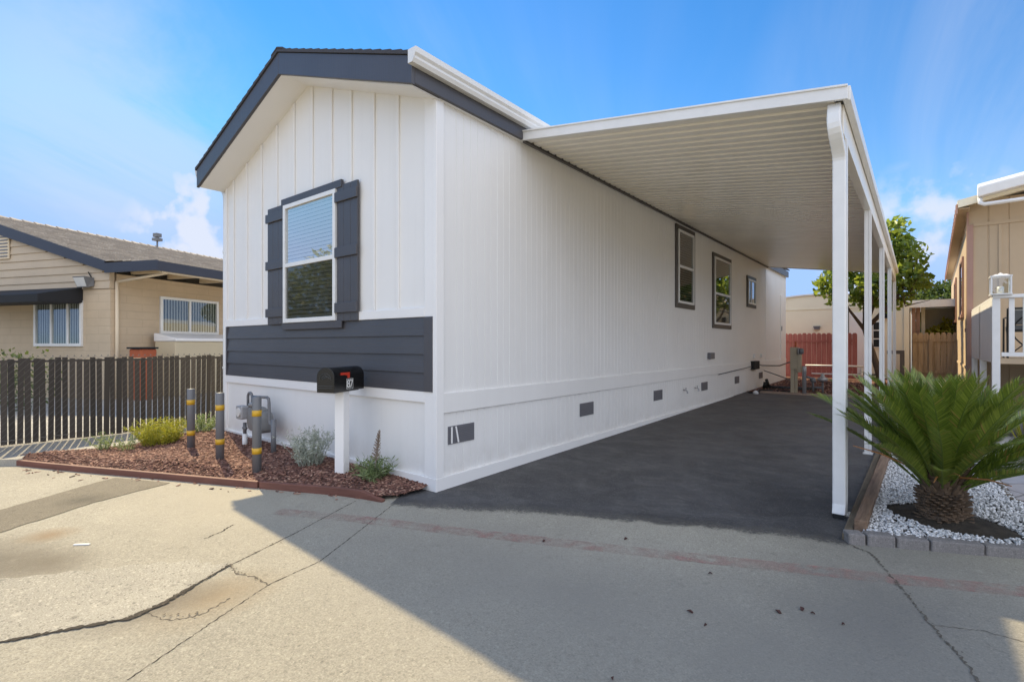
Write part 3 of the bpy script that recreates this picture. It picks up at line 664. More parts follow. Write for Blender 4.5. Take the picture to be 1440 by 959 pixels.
def fascia(y0, y1):
    b = B()
    def loop(x): return [(x - ox, y0 - oy, zc(x) - .104), (x - ox, y1 - oy, zc(x) - .104), (x - ox, y1 - oy, zc(x)), (x - ox, y0 - oy, zc(x))]
    b.hull(loop(CX0 - .035), loop(CX1 + .03)); 
    def lip(x): return [(x - ox, y0 - oy - .012, zc(x) - .014), (x - ox, y0 - oy - .0005, zc(x) - .014), (x - ox, y0 - oy - .0005, zc(x) + .002), (x - ox, y0 - oy - .012, zc(x) + .002)]
    if y0 < 2: b.hull(lip(CX0 - .035), lip(CX1 + .03))
    return b
fascia(CY0 - .03, CY0).build('fascia', M['white_metal'], cp, bevel=.003)
fascia(CY1, CY1 + .03).build('fascia', M['white_metal'], cp, bevel=.003)
B().box(CX1 - .002 - ox, CX1 + .045 - ox, .001, CY1 - oy - .001, 3.152, 3.258).build('gutter', M['white_metal'], cp, bevel=.005)
B().box(CX1 - .075 - ox, CX1 - .006 - ox, .10, CY1 - oy - .05, 2.945, 3.168).build('beam', M['pan'], cp, bevel=.004)
B().box(CX0 - .035 - ox, CX0 - ox, .001, CY1 - oy, zc(CX0) - .118, zc(CX0) - .105).build('wall_channel', M['trim_brown'], cp)
for y in (1.50, 4.13, 7.1, 10.0, 12.75):
    z0 = gz(y); b = B()
    # folded post: square tube with a shallow flute down each face
    a = .034; q = .010; r_ = .006
    out = [(-a, -a), (-q, -a), (-q * .6, -a + r_), (q * .6, -a + r_), (q, -a), (a, -a), (a, -q), (a - r_, -q * .6), (a - r_, q * .6), (a, q), (a, a), (q, a), (-q, a), (-a, a), (-a, q), (-a, -q)]
    b.prism([(x + 2.998 - ox, yy + y - oy) for x, yy in out], 2, z0, 2.944)
    b.box(2.998 - .05 - ox, 2.998 + .05 - ox, y - .05 - oy, y + .05 - oy, z0 + .008, z0 + .02)
    b.build('post', M['white_metal'], cp)
dn = B(); rect_sweep(dn, [*[(2.968 - ox + .020 * max(0, min(1, (3.02 - zz_) / .2)), 1.30 - .05 * math.sin(min(1, (3.155 - zz_) / .17) * PI / 2) + .16 * (.5 - .5 * math.cos(PI * max(0, min(1, (3.0 - zz_) / .24)))) - oy, zz_) for zz_ in [3.155 - .03 * k_ for k_ in range(15)]], (2.988 - ox, 1.41 - oy, .13), (2.988 - ox, 1.395 - oy, .085), (2.988 - ox, 1.375 - oy, .045)], .088, .062)
dn.build('downspout', M['vinyl'], cp, bevel=.008)
B().box(2.988 - .036 - ox, 2.988 + .036 - ox, 1.338 - oy, 1.342 - oy, .03, .062).build('downspout_outlet', M['dark'], cp)

# ------------------------------------------------------------------ mailbox
mz = bed_z(-.97, -.354)
mb_ = thing('mailbox', 'black curved-top mailbox on a white post with red flag and number', 'mailbox', (-.971, -.354, 0), R(22.6))
B().box(-.05, .05, -.05, .05, 0, .895).build('post', M['white_smooth'], mb_, bevel=.004)
def arch(wd, h, n=14): return [(-wd / 2, 0), (wd / 2, 0)] + [(wd / 2 * math.cos(PI * k / n), h - wd / 2 + wd / 2 * math.sin(PI * k / n)) for k in range(n + 1)]
B().prism([(x, .905 + z) for x, z in arch(.178, .232)], 1, -.245, .25).box(-.06, .06, -.2, .2, .894, .906).build('box', M['black'], mb_, bevel=.004)
d = B().prism([(x, .902 + z) for x, z in arch(.19, .24)], 1, -.262, -.2455); do = d.build('door', M['black'], mb_, bevel=.004)
ring = [(.062 * math.cos(PI * k / 12), 1.02 + .062 * math.sin(PI * k / 12)) for k in range(13)]
em = B().tube([(x, -.264, z) for x, z in ring], .003, 5).tube([(-.078, -.264, .945), (.078, -.264, .945)], .003, 5).tube([(-.078, -.264, .965), (.078, -.264, .965)], .003, 5).tube([(-.05, -.264, 1.035), (0, -.264, 1.065), (.05, -.264, 1.035)], .0035, 5).tube([(-.03, -.264, 1.03), (.035, -.264, 1.055)], .004, 5)
em.build('embossed_emblem', M['emboss'], do)
B().prism([(-.155, 1.062), (-.155, 1.085), (-.01, 1.085), (-.01, 1.03), (-.045, 1.03), (-.045, 1.052), (-.09, 1.062)], 0, .0895, .0945).build('flag', M['red'], mb_)
pl = B().box(.0895, .0915, -.055, .045, .925, 1.02).build('number_plate', M['black'], mb_)
for i, ch in enumerate('87'):
    cu = bpy.data.curves.new('digit', 'FONT'); cu.body = ch; cu.size = .108; cu.extrude = .0006; cu.offset = .0022; cu.align_x = 'CENTER'
    tmp = bpy.data.objects.new('digit', cu); COL.objects.link(tmp); dg = bpy.context.evaluated_depsgraph_get()
    me = bpy.data.meshes.new_from_object(tmp.evaluated_get(dg)); bpy.data.objects.remove(tmp)
    me.transform(Matrix.Translation((.0925, -.030 + i * .05, .937)) @ Matrix.Rotation(R(90), 4, 'Z') @ Matrix.Rotation(R(90), 4, 'X')); me.materials.append(M['number'])
    o = bpy.data.objects.new('digit', me); COL.objects.link(o); o.parent = pl
bd = B()
for y0, y1, z0, z1 in ((-.058, -.054, .922, 1.023), (.044, .048, .922, 1.023), (-.054, .044, .922, .925), (-.054, .044, 1.02, 1.023), (-.007, -.004, .925, 1.02)): bd.box(.0896, .0925, y0, y1, z0, z1)
bd.build('plate_border', M['number'], pl)

# ------------------------------------------------------------------ bollards
def bollard(loc, h, label):
    t_ = thing('bollard', label, 'bollard', (loc[0], loc[1], 0), 0, 'pipe bollards guarding the gas meter')
    B().lathe([(.043, 0), (.043, h - .012), (.038, h - .002), (.0, h)], n=20).build('pipe', M['pipe_grey'], t_, True)
    for z in (h - .165, h - .54):
        B().lathe([(.0432, z - .03), (.0455, z - .0295), (.0455, z + .0295), (.0432, z + .03)], n=20).build('band', M['yellow'], t_, True)
    return t_
bollard((-3.50, -.80), .815, 'grey bollard with two yellow bands, farthest left and nearest the slatted fence')
bollard((-2.566, -.84), .825, 'grey bollard with two yellow bands, middle one of the three')
bollard((-1.703, -.84), .835, 'grey bollard with two yellow bands standing right in front of the gas meter')

# ------------------------------------------------------------------ gas meter
gm = thing('gas_meter', 'grey gas meter with dial and pipes against the white front wall', 'gas meter', (-3.1, -.25, 0))
def sup(cx, cz, w2, h2, n=24, p=3.2): return [(cx + w2 * math.copysign(abs(math.cos(2 * PI * k / n)) ** (2 / p), math.cos(2 * PI * k / n)), cz + h2 * math.copysign(abs(math.sin(2 * PI * k / n)) ** (2 / p), math.sin(2 * PI * k / n))) for k in range(n)]
B().prism(sup(.12, .43, .165, .15), 1, -.05, .08).build('body', M['meter_grey'], gm, True, .012)
B().prism(sup(.26, .40, .12, .13), 1, -.075, .09).build('body_cover', M['meter_grey'], gm, True, .012)
B().prism(sup(-.12, .50, .085, .085, 24, 7), 1, -.11, -.02).build('index_box', M['galv'], gm, False, .008)
B().lathe([(.055, 0), (.055, .012), (.0, .013)], (-.12, -.1105, .505), 20, 'y').build('dial', M['lamp_glass'], gm)
B().tube([(-.155, -.02, .0), (-.155, -.02, .22)], .03, 12).build('riser', M['white_metal'], gm, True)
B().tube([(-.155, -.02, .22), (-.155, -.02, .36)], .022, 12).tube([(-.19, -.02, .29), (-.12, -.02, .29)], .02, 8).build('valve', M['pipe_grey'], gm, True)
lp = [(-.11, 0, .55)] + [(-.055 - .055 * math.cos(PI * k / 8), 0, .69 + .055 * math.sin(PI * k / 8)) for k in range(9)] + [(0, 0, .56)]
B().tube(lp, .017, 10).build('inlet_loop', M['pipe_grey'], gm, True)
B().tube([(.0, 0, .56), (0, 0, .62)], .03, 10).tube([(.02, 0, .70), (.40, 0, .715)], .017, 10).tube([(.02, 0, .56), (.02, 0, .71)], .02, 8).tube([(.38, 0, .715), (.43, 0, .70), (.44, 0, .65), (.445, 0, .44), (.47, 0, .395), (.53, 0, .395)], .018, 10).build('outlet_pipe', M['pipe_grey'], gm, True)
B().tube([(.55, 0, .0), (.55, 0, .46)], .03, 12).build('standpipe', M['pipe_grey'], gm, True)
B().lathe([(.045, -.02), (.06, 0), (.06, .02), (.03, .04)], (.10, -.03, .60), 16).build('regulator', M['meter_grey'], gm, True)

# ------------------------------------------------------------------ little plants of the bed
def spray(name, label, cat, loc, stems, h, spread, leaf, mat, ll, lw, lean=.5, tip=None, fine=True):
    t_ = thing(name, label, cat, loc)
    st = B(); V = []; F = []
    for i in range(stems):
        a = random.uniform(0, 2 * PI); rr = random.uniform(0, 1) ** .5; hh = h * random.uniform(.55, 1)
        p = [Vector((math.cos(a) * rr * spread * .25, math.sin(a) * rr * spread * .25, 0))]
        d = Vector((math.cos(a) * rr * lean, math.sin(a) * rr * lean, 1)).normalized()
        n = 7
        for k in range(n):
            d = (d + Vector((random.gauss(0, .12), random.gauss(0, .12), random.gauss(0, .05) - .03 * rr))).normalized(); p.append(p[-1] + d * hh / n)
        st.tube(p, [.0028 * (1 - .1 * k) for k in range(n + 1)], 4, False)
        for k in range(leaf):
            u = random.uniform(.12, 1) * (n - .01); i0 = int(u); q = p[i0].lerp(p[i0 + 1], u - i0)
            e = Vector((random.gauss(0, 1), random.gauss(0, 1), random.gauss(.5, .6))).normalized(); s_ = e.orthogonal().normalized(); s_.rotate(Matrix.Rotation(random.uniform(0, 6.3), 3, e))
            l_, w_ = ll * random.uniform(.6, 1.2), lw * random.uniform(.7, 1.2); b0 = len(V); up_ = e.cross(s_) * l_ * .12
            V += [q, q + e * l_ * .5 + s_ * w_ / 2 - up_, q + e * l_ - up_ * 2, q + e * l_ * .5 - s_ * w_ / 2 - up_]; F.append((b0, b0 + 1, b0 + 2, b0 + 3))
    st.build('stem', M['stalk'] if not fine else mat, t_)
    npmesh('foliage', np.array([tuple(v) for v in V]), np.array(F), mat, t_)
    return t_
B0 = lambda x, y: (x, y, bed_z(x, y) - .005)
spray('silver_shrub', 'silvery grey wispy shrub in the mulch left of the mailbox post', 'shrub', B0(-1.49, -.40), 78, .44, .5, 30, M['silver'], .04, .008, .40)
sv = spray('flower_stalk_plant', 'small green plant with one tall dry flower stalk right of the mailbox', 'plant', B0(-.62, -.25), 46, .21, .40, 14, M['green_small'], .085, .010, .8)
fs_ = B().tube([(.03, 0, .1), (.05, .01, .22), (.075, .01, .33), (.10, .0, .46)], .004, 5)
for k in range(70):
    z = .18 + .004 * k; x = .045 + (z - .2) * .22; a = k * 2.4; q_ = .045 * (1 - (k / 80) ** 1.5); fs_.tube([(x, 0, z), (x + q_ * math.cos(a), q_ * math.sin(a), z + .025)], [.003, .004], 4)
fs_.build('flower_stalk', M['stalk'], sv)
spray('yellow_shrub', 'bright yellow green rounded shrub by the concrete kerb', 'shrub', B0(-4.18, -.93), 170, .36, .75, 30, M['lime'], .035, .009, .48)
spray('sage_plant', 'pale green wispy plant at the left tip of the mulch bed', 'plant', B0(-4.33, -1.46), 24, .24, .3, 22, M['pale_leaf'], .032, .008, .5)
spray('sage_plant', 'pale green tuft just right of the one at the tip of the bed', 'plant', B0(-4.10, -1.30), 18, .22, .25, 20, M['pale_leaf'], .032, .008, .5)
spray('sage_plant', 'pale yellowish tuft behind the farthest bollard near the home corner', 'plant', B0(-4.55, -.30), 50, .30, .45, 26, M['pale_leaf'], .04, .010, .8)

# ------------------------------------------------------------------ bed edging
def strip_solid(name, P, wd, h, mat, parent=None, bevel=.006, z0=-.02):
    lo, hi = [], []; b = B(); n = len(P); L = []; Rr = []
    for i, p in enumerate(P):
        a = P[max(i - 1, 0)]; c = P[min(i + 1, n - 1)]; dx, dy = c[0] - a[0], c[1] - a[1]; l = math.hypot(dx, dy)
        L.append((p[0] - dy / l * wd / 2, p[1] + dx / l * wd / 2)); Rr.append((p[0] + dy / l * wd / 2, p[1] - dx / l * wd / 2))
    hf = h if callable(h) else (lambda k: h)
    vs = []
    for i in range(n):
        z = gz(P[i][1]); hh = hf(i / (n - 1)); vs += [(*Rr[i], z + z0), (*Rr[i], z + hh), (*L[i], z + hh), (*L[i], z + z0)]
    fs = [(i * 4 + k, i * 4 + (k + 1) % 4, i * 4 + 4 + (k + 1) % 4, i * 4 + 4 + k)[::-1] for i in range(n - 1) for k in range(4)] + [(0, 1, 2, 3), (n * 4 - 1, n * 4 - 2, n * 4 - 3, n * 4 - 4)]
    return b.add(vs, fs).build(name, mat, parent, bevel=bevel)
e1 = [(-4.45, -2.22), (-3.9, -2.01), (-3.2, -1.72), (-2.5, -1.42), (-1.9, -1.17), (-1.40, -.965)]
e2 = [(-1.38, -.955), (-1.0, -.79), (-.6, -.62), (-.36, -.55), (-.13, -.50)]
ed = thing('bed_edging', 'long red brown landscape edging board along the front of the mulch bed', 'garden edging', (-2, -1.2, 0))
for P, hh in ((e1, .065), (e2, lambda k: .065 if k < .75 else .065 - .05 * (k - .75) * 4)):
    o = strip_solid('edging_board', [(x + 2, y + 1.2) for x, y in P], .045, hh, M['edging'], ed)
# timbers and blocks of the palm bed
def timber(a, b, wd, h, mat, label, z0=0):
    L = math.hypot(b[0] - a[0], b[1] - a[1]); rz = math.atan2(b[1] - a[1], b[0] - a[0]) - PI / 2
    o = B().hull([(-wd / 2, 0, gz(a[1]) + z0), (wd / 2, 0, gz(a[1]) + z0), (wd / 2, 0, gz(a[1]) + z0 + h), (-wd / 2, 0, gz(a[1]) + z0 + h)], [(-wd / 2, L, gz(b[1]) + z0), (wd / 2, L, gz(b[1]) + z0), (wd / 2, L, gz(b[1]) + z0 + h), (-wd / 2, L, gz(b[1]) + z0 + h)]).build('landscape_timber', mat, None, bevel=.008)
    o.location = (a[0], a[1], 0); o.rotation_euler = (0, 0, rz); return tag(o, label, 'timber', 'timbers edging the palm bed')
timber((3.150, 1.02), (3.195, 4.25), .075, .125, M['timber'], 'brown weathered timber bordering the white gravel, the upper inner one')
timber((3.082, .90), (3.105, 4.35), .055, .055, M['timber_old'], 'low mossy timber between the asphalt and the upper timber')
bl = [(3.10, .885), (3.20, .935), (3.355, 1.005), (3.53, 1.078), (3.80, 1.195), (4.05, 1.305), (4.30, 1.42), (4.55, 1.535), (4.80, 1.65)]
blabels = ['short grey edging block at the corner by the timber end', 'cracked grey edging block second from the timber corner', 'grey brown edging block third from the timber corner', 'longest grey brown edging block in front of the palm', 'grey edging block at the right edge of the photo', None, None, None]
for i in range(len(bl) - 1):
    (xa, ya), (xb, yb) = bl[i], bl[i + 1]; L = math.hypot(xb - xa, yb - ya) - .008; a = math.atan2(yb - ya, xb - xa)
    o = B().prism([(0, 0), (L, 0), (L, .10), (0, .10)], 2, -.02, .072 + random.uniform(-.006, .008)).build('edging_block', M['block'], None, bevel=.01)
    o.location = (xa, ya - .05, gz(ya)); o.rotation_euler = (random.uniform(-.02, .02), 0, a + random.uniform(-.03, .03))
    tag(o, blabels[i] or 'grey edging block just beyond the right edge of the view', 'edging block', 'edging blocks before the palm')
o = strip_solid('path_edging', [(4.015, 3.98), (4.06, 2.53), (4.35, 2.32), (4.88, 1.98)], .035, .075, M['timber_old'])
tag(o, 'dark thin edging between white gravel and flagstone path', 'garden edging')

# ------------------------------------------------------------------ sago palm
palm = thing('sago_palm', 'stout sago palm with a wide rosette of dark green fronds in white gravel', 'palm', (3.60, 1.58, gz(1.6) + .045))
tr_ = B().lathe([(.135, -.05), (.13, .03), (.115, .12), (.115, .22), (.125, .30), (.11, .36), (.08, .42), (0, .44)], n=28)
for i in range(330):
    a = i * 2.39996; z = .01 + .37 * (i / 330); r0 = .111 + random.uniform(-.006, .014); l_ = random.uniform(.015, .065) * (1.0 if z < .24 else 1.8); wd = .017
    c, s_ = math.cos(a), math.sin(a); up_ = .35 if z < .24 else 1.3; q = Vector((c, s_, up_)).normalized() * l_; t_ = Vector((-s_, c, 0)) * wd; p = Vector((c * r0, s_ * r0, z))
    n_ = Vector((0, 0, .012))
    tr_.hull([p - t_ - n_, p + t_ - n_, p + t_ + n_, p - t_ + n_], [p + q - t_ * .5 - n_ * .3, p + q + t_ * .5 - n_ * .3, p + q + t_ * .5 + n_ * .3, p + q - t_ * .5 + n_ * .3])
tr_.build('trunk', M['palm_bark'], palm)
def frond_mesh(L, curve, seed):
    rr = random.Random(seed); n = 84; pts = []; d = Vector((1, 0, 0)); p = Vector((0, 0, 0)); ang = 0
    for i in range(n + 1):
        pts.append(p.copy()); ang -= curve / n * (1.2 * (i / n) ** 1.0 + .25); p = p + Vector((math.cos(ang), 0, math.sin(ang))) * L / n
    rb_ = B().tube(pts, [.0085 * (1 - .75 * i / n) for i in range(n + 1)], 5)
    V = []; F = []
    for i in range(10, n + 1):
        k = i / n; tng = (pts[min(i + 1, n)] - pts[i - 1]).normalized(); up_ = Vector((0, 1, 0)).cross(tng) * -1
        ln = .140 * (min(1, (k - .08) / .22) ** .7) * (1 - .30 * max(0, (k - .78) / .22) ** 2) * rr.uniform(.9, 1.08)
        fwd = 1.0 + .75 * k ** 2
        for sd in (-1, 1):
            e = (tng * fwd + Vector((0, sd, 0)) * 1.0 + up_ * .38).normalized(); e = (e + Vector((rr.gauss(0, .03), rr.gauss(0, .03), rr.gauss(0, .03)))).normalized()
            wv = tng * .0062; b0 = len(V); q = pts[i]; mid = q + e * ln * .6; end = q + e * ln + up_ * -.012 + tng * .004
            V += [q - wv * .8, q + wv * .8, mid + wv, mid - wv, end]
            F += [(b0, b0 + 1, b0 + 2, b0 + 3), (b0 + 3, b0 + 2, b0 + 4, b0 + 4)]
    vv = list(rb_.v); ff = list(rb_.f); k0 = len(vv)
    vv += [tuple(v) for v in V]; ff2 = [tuple(dict.fromkeys(i + k0 for i in f)) for f in F]
    me = bpy.data.meshes.new('frond'); me.from_pydata(vv, [], ff + ff2); me.materials.append(M['rachis']); me.materials.append(M['frond'])
    me.polygons.foreach_set('material_index', [0] * len(ff) + [1] * len(ff2)); me.update(); return me
FM = [frond_mesh(L, c, i) for i, (L, c) in enumerate(((.95, .40), (.9, .55), (1.0, .6), (.85, .3), (.92, .72), (.8, .25), (.7, .2)))]
nf = 98
for i in range(nf):
    k = i / (nf - 1); el = R(84) - R(54) * k ** 1.0 + random.gauss(0, R(3.5)); a = i * 2.39996 + random.gauss(0, .12)
    if math.cos(a) < -.3 and k > .5: el += R(13) * -math.cos(a)
    m_ = FM[random.choice((3, 5, 6) if k < .25 else (0, 3, 1, 5) if k < .55 else (0, 1, 2, 4, 3))]
    o = bpy.data.objects.new('frond', m_); COL.objects.link(o); o.parent = palm
    ro = .035 + .09 * k; sc_ = random.uniform(.84, .99) * (.93 if k > .3 else .9)
    o.matrix_local = Matrix.Translation((math.cos(a) * ro, math.sin(a) * ro, .385 - .12 * k)) @ Matrix.Rotation(a, 4, 'Z') @ Matrix.Rotation(-el, 4, 'Y') @ Matrix.Rotation(random.gauss(0, .22), 4, 'X') @ Matrix.Scale(sc_, 4)
for a, el, L in ((3.6, .42, .5), (3.9, .55, .42), (4.6, .15, .4), (5.3, .2, .45), (4.9, .35, .3)):
    c, s_ = math.cos(a), math.sin(a)
    B().tube([(c * .12, s_ * .12, .36), (c * (.12 + L * math.cos(el) * .6), s_ * (.12 + L * math.cos(el) * .6), .36 + L * .6 * math.sin(el)), (c * (.12 + L * math.cos(el)), s_ * (.12 + L * math.cos(el)), .36 + L * math.sin(el) - .03)], [.007, .006, .003], 5).build('dry_frond', M['rachis_dry'], palm)

# ------------------------------------------------------------------ slatted chain-link fence on the left
FXb = -5.93
fe = thing('slatted_fence', 'low chain-link fence with dark brown privacy slats left of the home', 'fence', (FXb, 0, 0))
sl_ = B(); y = -6.0; pit = .077
while y < 7:
    tilt = random.gauss(0, .006); x0 = random.gauss(0, .003)
    z0, z1 = gz(y) + .02 + random.uniform(0, .014), gz(y) + 1.165 + random.uniform(-.02, .014)
    hw = .0315 * random.uniform(.93, 1.06)
    sl_.hull([(x0 - .004, y - hw, z0), (x0 + .004, y - hw, z0), (x0 + .004, y + hw, z0), (x0 - .004, y + hw, z0)], [(x0 - .004, y - hw + tilt, z1), (x0 + .004, y - hw + tilt, z1), (x0 + .004, y + hw + tilt, z1), (x0 - .004, y + hw + tilt, z1)]); y += pit
sl_.build('slats', M['slat'], fe)
wr = B(); y = -7.2
while y < 7:
    for sg in (1, -1):
        z0, z1 = .01, 1.19; dy = (z1 - z0) * .9
        ya, yb = (y, y + dy) if sg > 0 else (y + dy, y)
        wr.tube([(.0075 * sg, ya, z0 + gz(ya)), (.0075 * sg, yb, z1 + gz(yb))], .0015, 4, False)
    wr.tube([(.004, y + dy, 1.185 + gz(y)), (.0, y + dy + .006, 1.205 + gz(y)), (-.004, y + dy + .012, 1.187 + gz(y))], .004, 5)
    y += pit
wr.tube([(.0, -6, .06), (0, 7, .06 + gz(7))], .004, 5); wr.build('link_mesh', M['wire'], fe)
for y in (-5, -2.6 - .6, 2.2, 5.2):
    B().tube([(-.045, y, 0), (-.045, y, 1.18 + gz(y))], .024, 10).build('post', M['slat'], fe, True)
B().tube([(-.03, -6, 1.13), (-.03, 0, 1.13), (-.03, 7, 1.13 + gz(7))], .018, 8).build('top_rail', M['slat'], fe, True)

# ------------------------------------------------------------------ beige house on the left
lh = thing('beige_house', 'beige block house with tan shingle roof and dark fascia behind the fence', 'house', (-12.02, .417, gz(.4)), math.atan2(.375, .927))
RS, RZp = -5.5, 5.05
def lr(x): return 3.06 + (RZp - 3.39) * (1 - abs(x - RS) / 5.5)
B().prism([(-11, -.1), (0, -.1), (0, 2.72), (-11, 2.72)], 1, 0, .15).prism([(0, 0), (0, 0)] and [(-.15, -.1), (0, -.1), (0, 3.1), (-.15, 3.1)], 1, .15, 14).build('block_wall', M['beige_block'], lh)
gw = B(); z = 2.73
while z < 4.8:                                       # lap boards of the gable
    h = .2; xa = max(-11, RS - 5.5 * (1 - (z - 3.06) / 1.66)) if z > 3.06 else -11; xb = min(0, RS + 5.5 * (1 - (z - 3.06) / 1.66)) if z > 3.06 else 0
    gw.add([(x, yy, zz) for x in (xa, xb) for yy, zz in ((.1, z), (-.030, z), (-.006, z + h), (.1, z + h))], [(0, 1, 2, 3)[::-1], (4, 5, 6, 7), (0, 4, 5, 1)[::-1], (1, 5, 6, 2)[::-1], (2, 6, 7, 3)[::-1], (3, 7, 4, 0)[::-1]]); z += h
gw.build('gable_siding', M['beige'], lh)
B().box(-11, -10.85, .15, 14, -.1, 3.1).box(-10.85, -.15, 13.85, 14, -.1, 3.3).build('rear_wall', M['beige_block'], lh)
rf = B(); nC = 27
for side in (0, 1):
    for i in range(nC):
        k0, k1 = i / nC, (i + 1) / nC
        if side == 0: x0, x1 = 0 + RS * k0, RS * k1
        else: x0, x1 = -11.3 + (RS + 11.3) * k0, -11.3 + (RS + 11.3) * k1
        z0, z1 = 3.40 + (RZp - 3.40) * k0, 3.40 + (RZp - 3.40) * k1
        if side == 1: rf.hull([(x0, -.12, z0 - .02), (x1, -.12, z1 - .02), (x1, -.12, z1), (x0, -.12, z0 + .025)], [(x0, 14.2, z0 - .02), (x1, 14.2, z1 - .02), (x1, 14.2, z1), (x0, 14.2, z0 + .025)])
        else:
            yy = -.12 - random.uniform(0, .25)
            while yy < 14.2:                         # single shakes
                wd = random.uniform(.18, .36); lf = .028 + random.uniform(0, .014); ya, yb = max(yy, -.12), min(yy + wd, 14.2)
                if yb > ya: rf.hull([(x0, ya, z0 - .02), (x0, ya, z0 + lf), (x1 - .02, ya, z1 + .003), (x1 - .02, ya, z1 - .02)], [(x0, yb - .006, z0 - .02), (x0, yb - .006, z0 + lf), (x1 - .02, yb - .006, z1 + .003), (x1 - .02, yb - .006, z1 - .02)])
                yy += wd
for i in range(48):
    y0 = -.16 + i * .3
    rf.hull([(RS - .16, y0, RZp - .03), (RS + .16, y0, RZp - .03), (RS, y0, RZp + .065)], [(RS - .14, y0 + .33, RZp - .03), (RS + .14, y0 + .33, RZp - .03), (RS, y0 + .33, RZp + .035)])
rf.build('roof', M['shingle_tan'], lh)
ex = B()
for i in range(6):
    x0, x1 = 1.70 - 1.7 * i / 6, 1.70 - 1.7 * (i + 1) / 6; z0 = 3.33 + .08 * i / 6
    ex.hull([(x0, -.12, z0 - .02), (x0, -.12, z0 + .02), (x1, -.12, z0 + .013), (x1, -.12, z0 - .02)], [(x0, 14.2, z0 - .02), (x0, 14.2, z0 + .02), (x1, 14.2, z0 + .013), (x1, 14.2, z0 - .02)])
ex.build('eave_roof', M['shingle_tan'], lh)
fb = B()
fb.hull([(0, -.14, 3.13), (0, -.10, 3.13), (0, -.10, 3.385), (0, -.14, 3.385)], [(RS, -.14, RZp - .31), (RS, -.10, RZp - .31), (RS, -.10, RZp - .02), (RS, -.14, RZp - .02)])
fb.hull([(RS, -.14, RZp - .31), (RS, -.10, RZp - .31), (RS, -.10, RZp - .02), (RS, -.14, RZp - .02)], [(-11.3, -.14, 3.1), (-11.3, -.10, 3.1), (-11.3, -.10, 3.38), (-11.3, -.14, 3.38)])
fb.box(.001, 1.66, -.14, -.10, 3.09, 3.33); fb.box(1.661, 1.70, -.14, 14.2, 3.08, 3.32)
fb.build('fascia', M['navy'], lh)
sfb = B().box(.0, 1.66, -.099, 14.1, 3.27, 3.29)
for i in range(14): sfb.box(.001, 1.655, .5 + i, .58 + i, 3.14, 3.269)
sfb.box(1.55, 1.66, .0, 14, 3.05, 3.139)
sfb.build('eave_soffit', M['beige_trim'], lh)
B().box(-4.45, -3.56, -.06, -.031, 3.62, 4.28).build('gable_vent', M['beige_trim'], lh)
vl = B()
for k in range(7): vl.box(-4.40, -3.60, -.075, -.0605, 3.67 + k * .085, 3.70 + k * .085)
vl.build('vent_louver', M['vent'], lh)
# window under the awning
def far_window(parent, axis, a0, a1, z0, z1, mull, fr=.07):
    def bx(b, u0, u1, d0, d1, q0, q1):
        if axis == 'x': b.box(u0, u1, -d1, -d0, q0, q1)
        else: b.box(d0, d1, u0, u1, q0, q1)
    f = B(); bx(f, a0, a0 + fr, .002, .05, z0, z1); bx(f, a1 - fr, a1, .002, .05, z0, z1); bx(f, a0 + fr, a1 - fr, .002, .05, z0, z0 + fr); bx(f, a0 + fr, a1 - fr, .002, .05, z1 - fr, z1)
    for m_ in mull: bx(f, m_ - .03, m_ + .03, .004, .045, z0 + fr, z1 - fr)
    w_ = f.build('window', M['vinyl'], parent)
    pane_sheet(axis, a0 + fr, a1 - fr, .02, z0 + fr, z1 - fr).build('pane', M['pane_far'], w_)
    b_ = B(); bx(b_, a0 + .02, a1 - .02, .0015, .004, z0 + .02, z1 - .02); b_.build('window_back', M['screen'], w_)
    c = B(); u = a0 + fr
    while u < a1 - fr: bx(c, u, u + .05, .006, .009, z0 + fr, z1 - fr); u += .085
    c.build('blind', M['blind'], w_); return w_
far_window(lh, 'x', -2.64, -.92, 1.31, 2.45, (-2.01, -1.42))
far_window(lh, 'y', 1.27, 3.14, 1.65, 2.65, (2.17,))
aw = B()
for x in (-3.5, -.92):
    pass
aw.hull([(-4.4, -.002, 2.79), (-4.4, -.98, 2.54), (-4.4, -.98, 2.34), (-4.4, -.002, 2.38)], [(-.92, -.002, 2.79), (-.92, -.98, 2.54), (-.92, -.98, 2.34), (-.92, -.002, 2.38)])
aw.build('awning', M['awning'], lh, bevel=.015)
fl_ = B().hull([(-.92, -.03, 3.0), (-.5, -.03, 3.0), (-.5, -.03, 2.80), (-.92, -.03, 2.80)], [(-.92, -.25, 3.02), (-.5, -.25, 3.02), (-.54, -.16, 2.76), (-.88, -.16, 2.76)]).build('floodlight', M['pipe_grey'], lh)
B().hull([(-.89, -.257, 2.99), (-.53, -.257, 2.99), (-.56, -.175, 2.78), (-.86, -.175, 2.78)], [(-.89, -.25, 2.99), (-.53, -.25, 2.99), (-.56, -.165, 2.78), (-.86, -.165, 2.78)]).build('lamp_lens', M['lamp_glass'], fl_)
B().tube([(-.6, -.03, 3.02), (-.66, -.06, 3.15)], .012, 6).build('lamp_cable', M['dark'], fl_)
B().tube([(.04, .13, 0), (.04, .13, 2.9)], .04, 8).tube([(.04, .13, 2.9), (1.6, .16, 3.06)], .035, 8).build('conduit', M['beige_trim'], lh, True)
va = B().tube([(RS + .15, 5.5, RZp - .1), (RS + .15, 5.5, RZp + .22)], .03, 8).box(RS + .03, RS + .27, 5.38, 5.62, RZp + .22, RZp + .32).box(RS + .05, RS + .25, 5.4, 5.6, RZp + .36, RZp + .50).tube([(RS + .15, 5.5, RZp + .3), (RS + .15, 5.5, RZp + .4)], .05, 8)
va.build('roof_vent', M['pipe_grey'], lh)

lx, ly = lh.location.x, lh.location.y; ca, sa = math.cos(lh.rotation_euler.z), math.sin(lh.rotation_euler.z)
def LW(s_, d_): return (lx + s_ * ca - d_ * sa, ly + s_ * sa + d_ * ca)
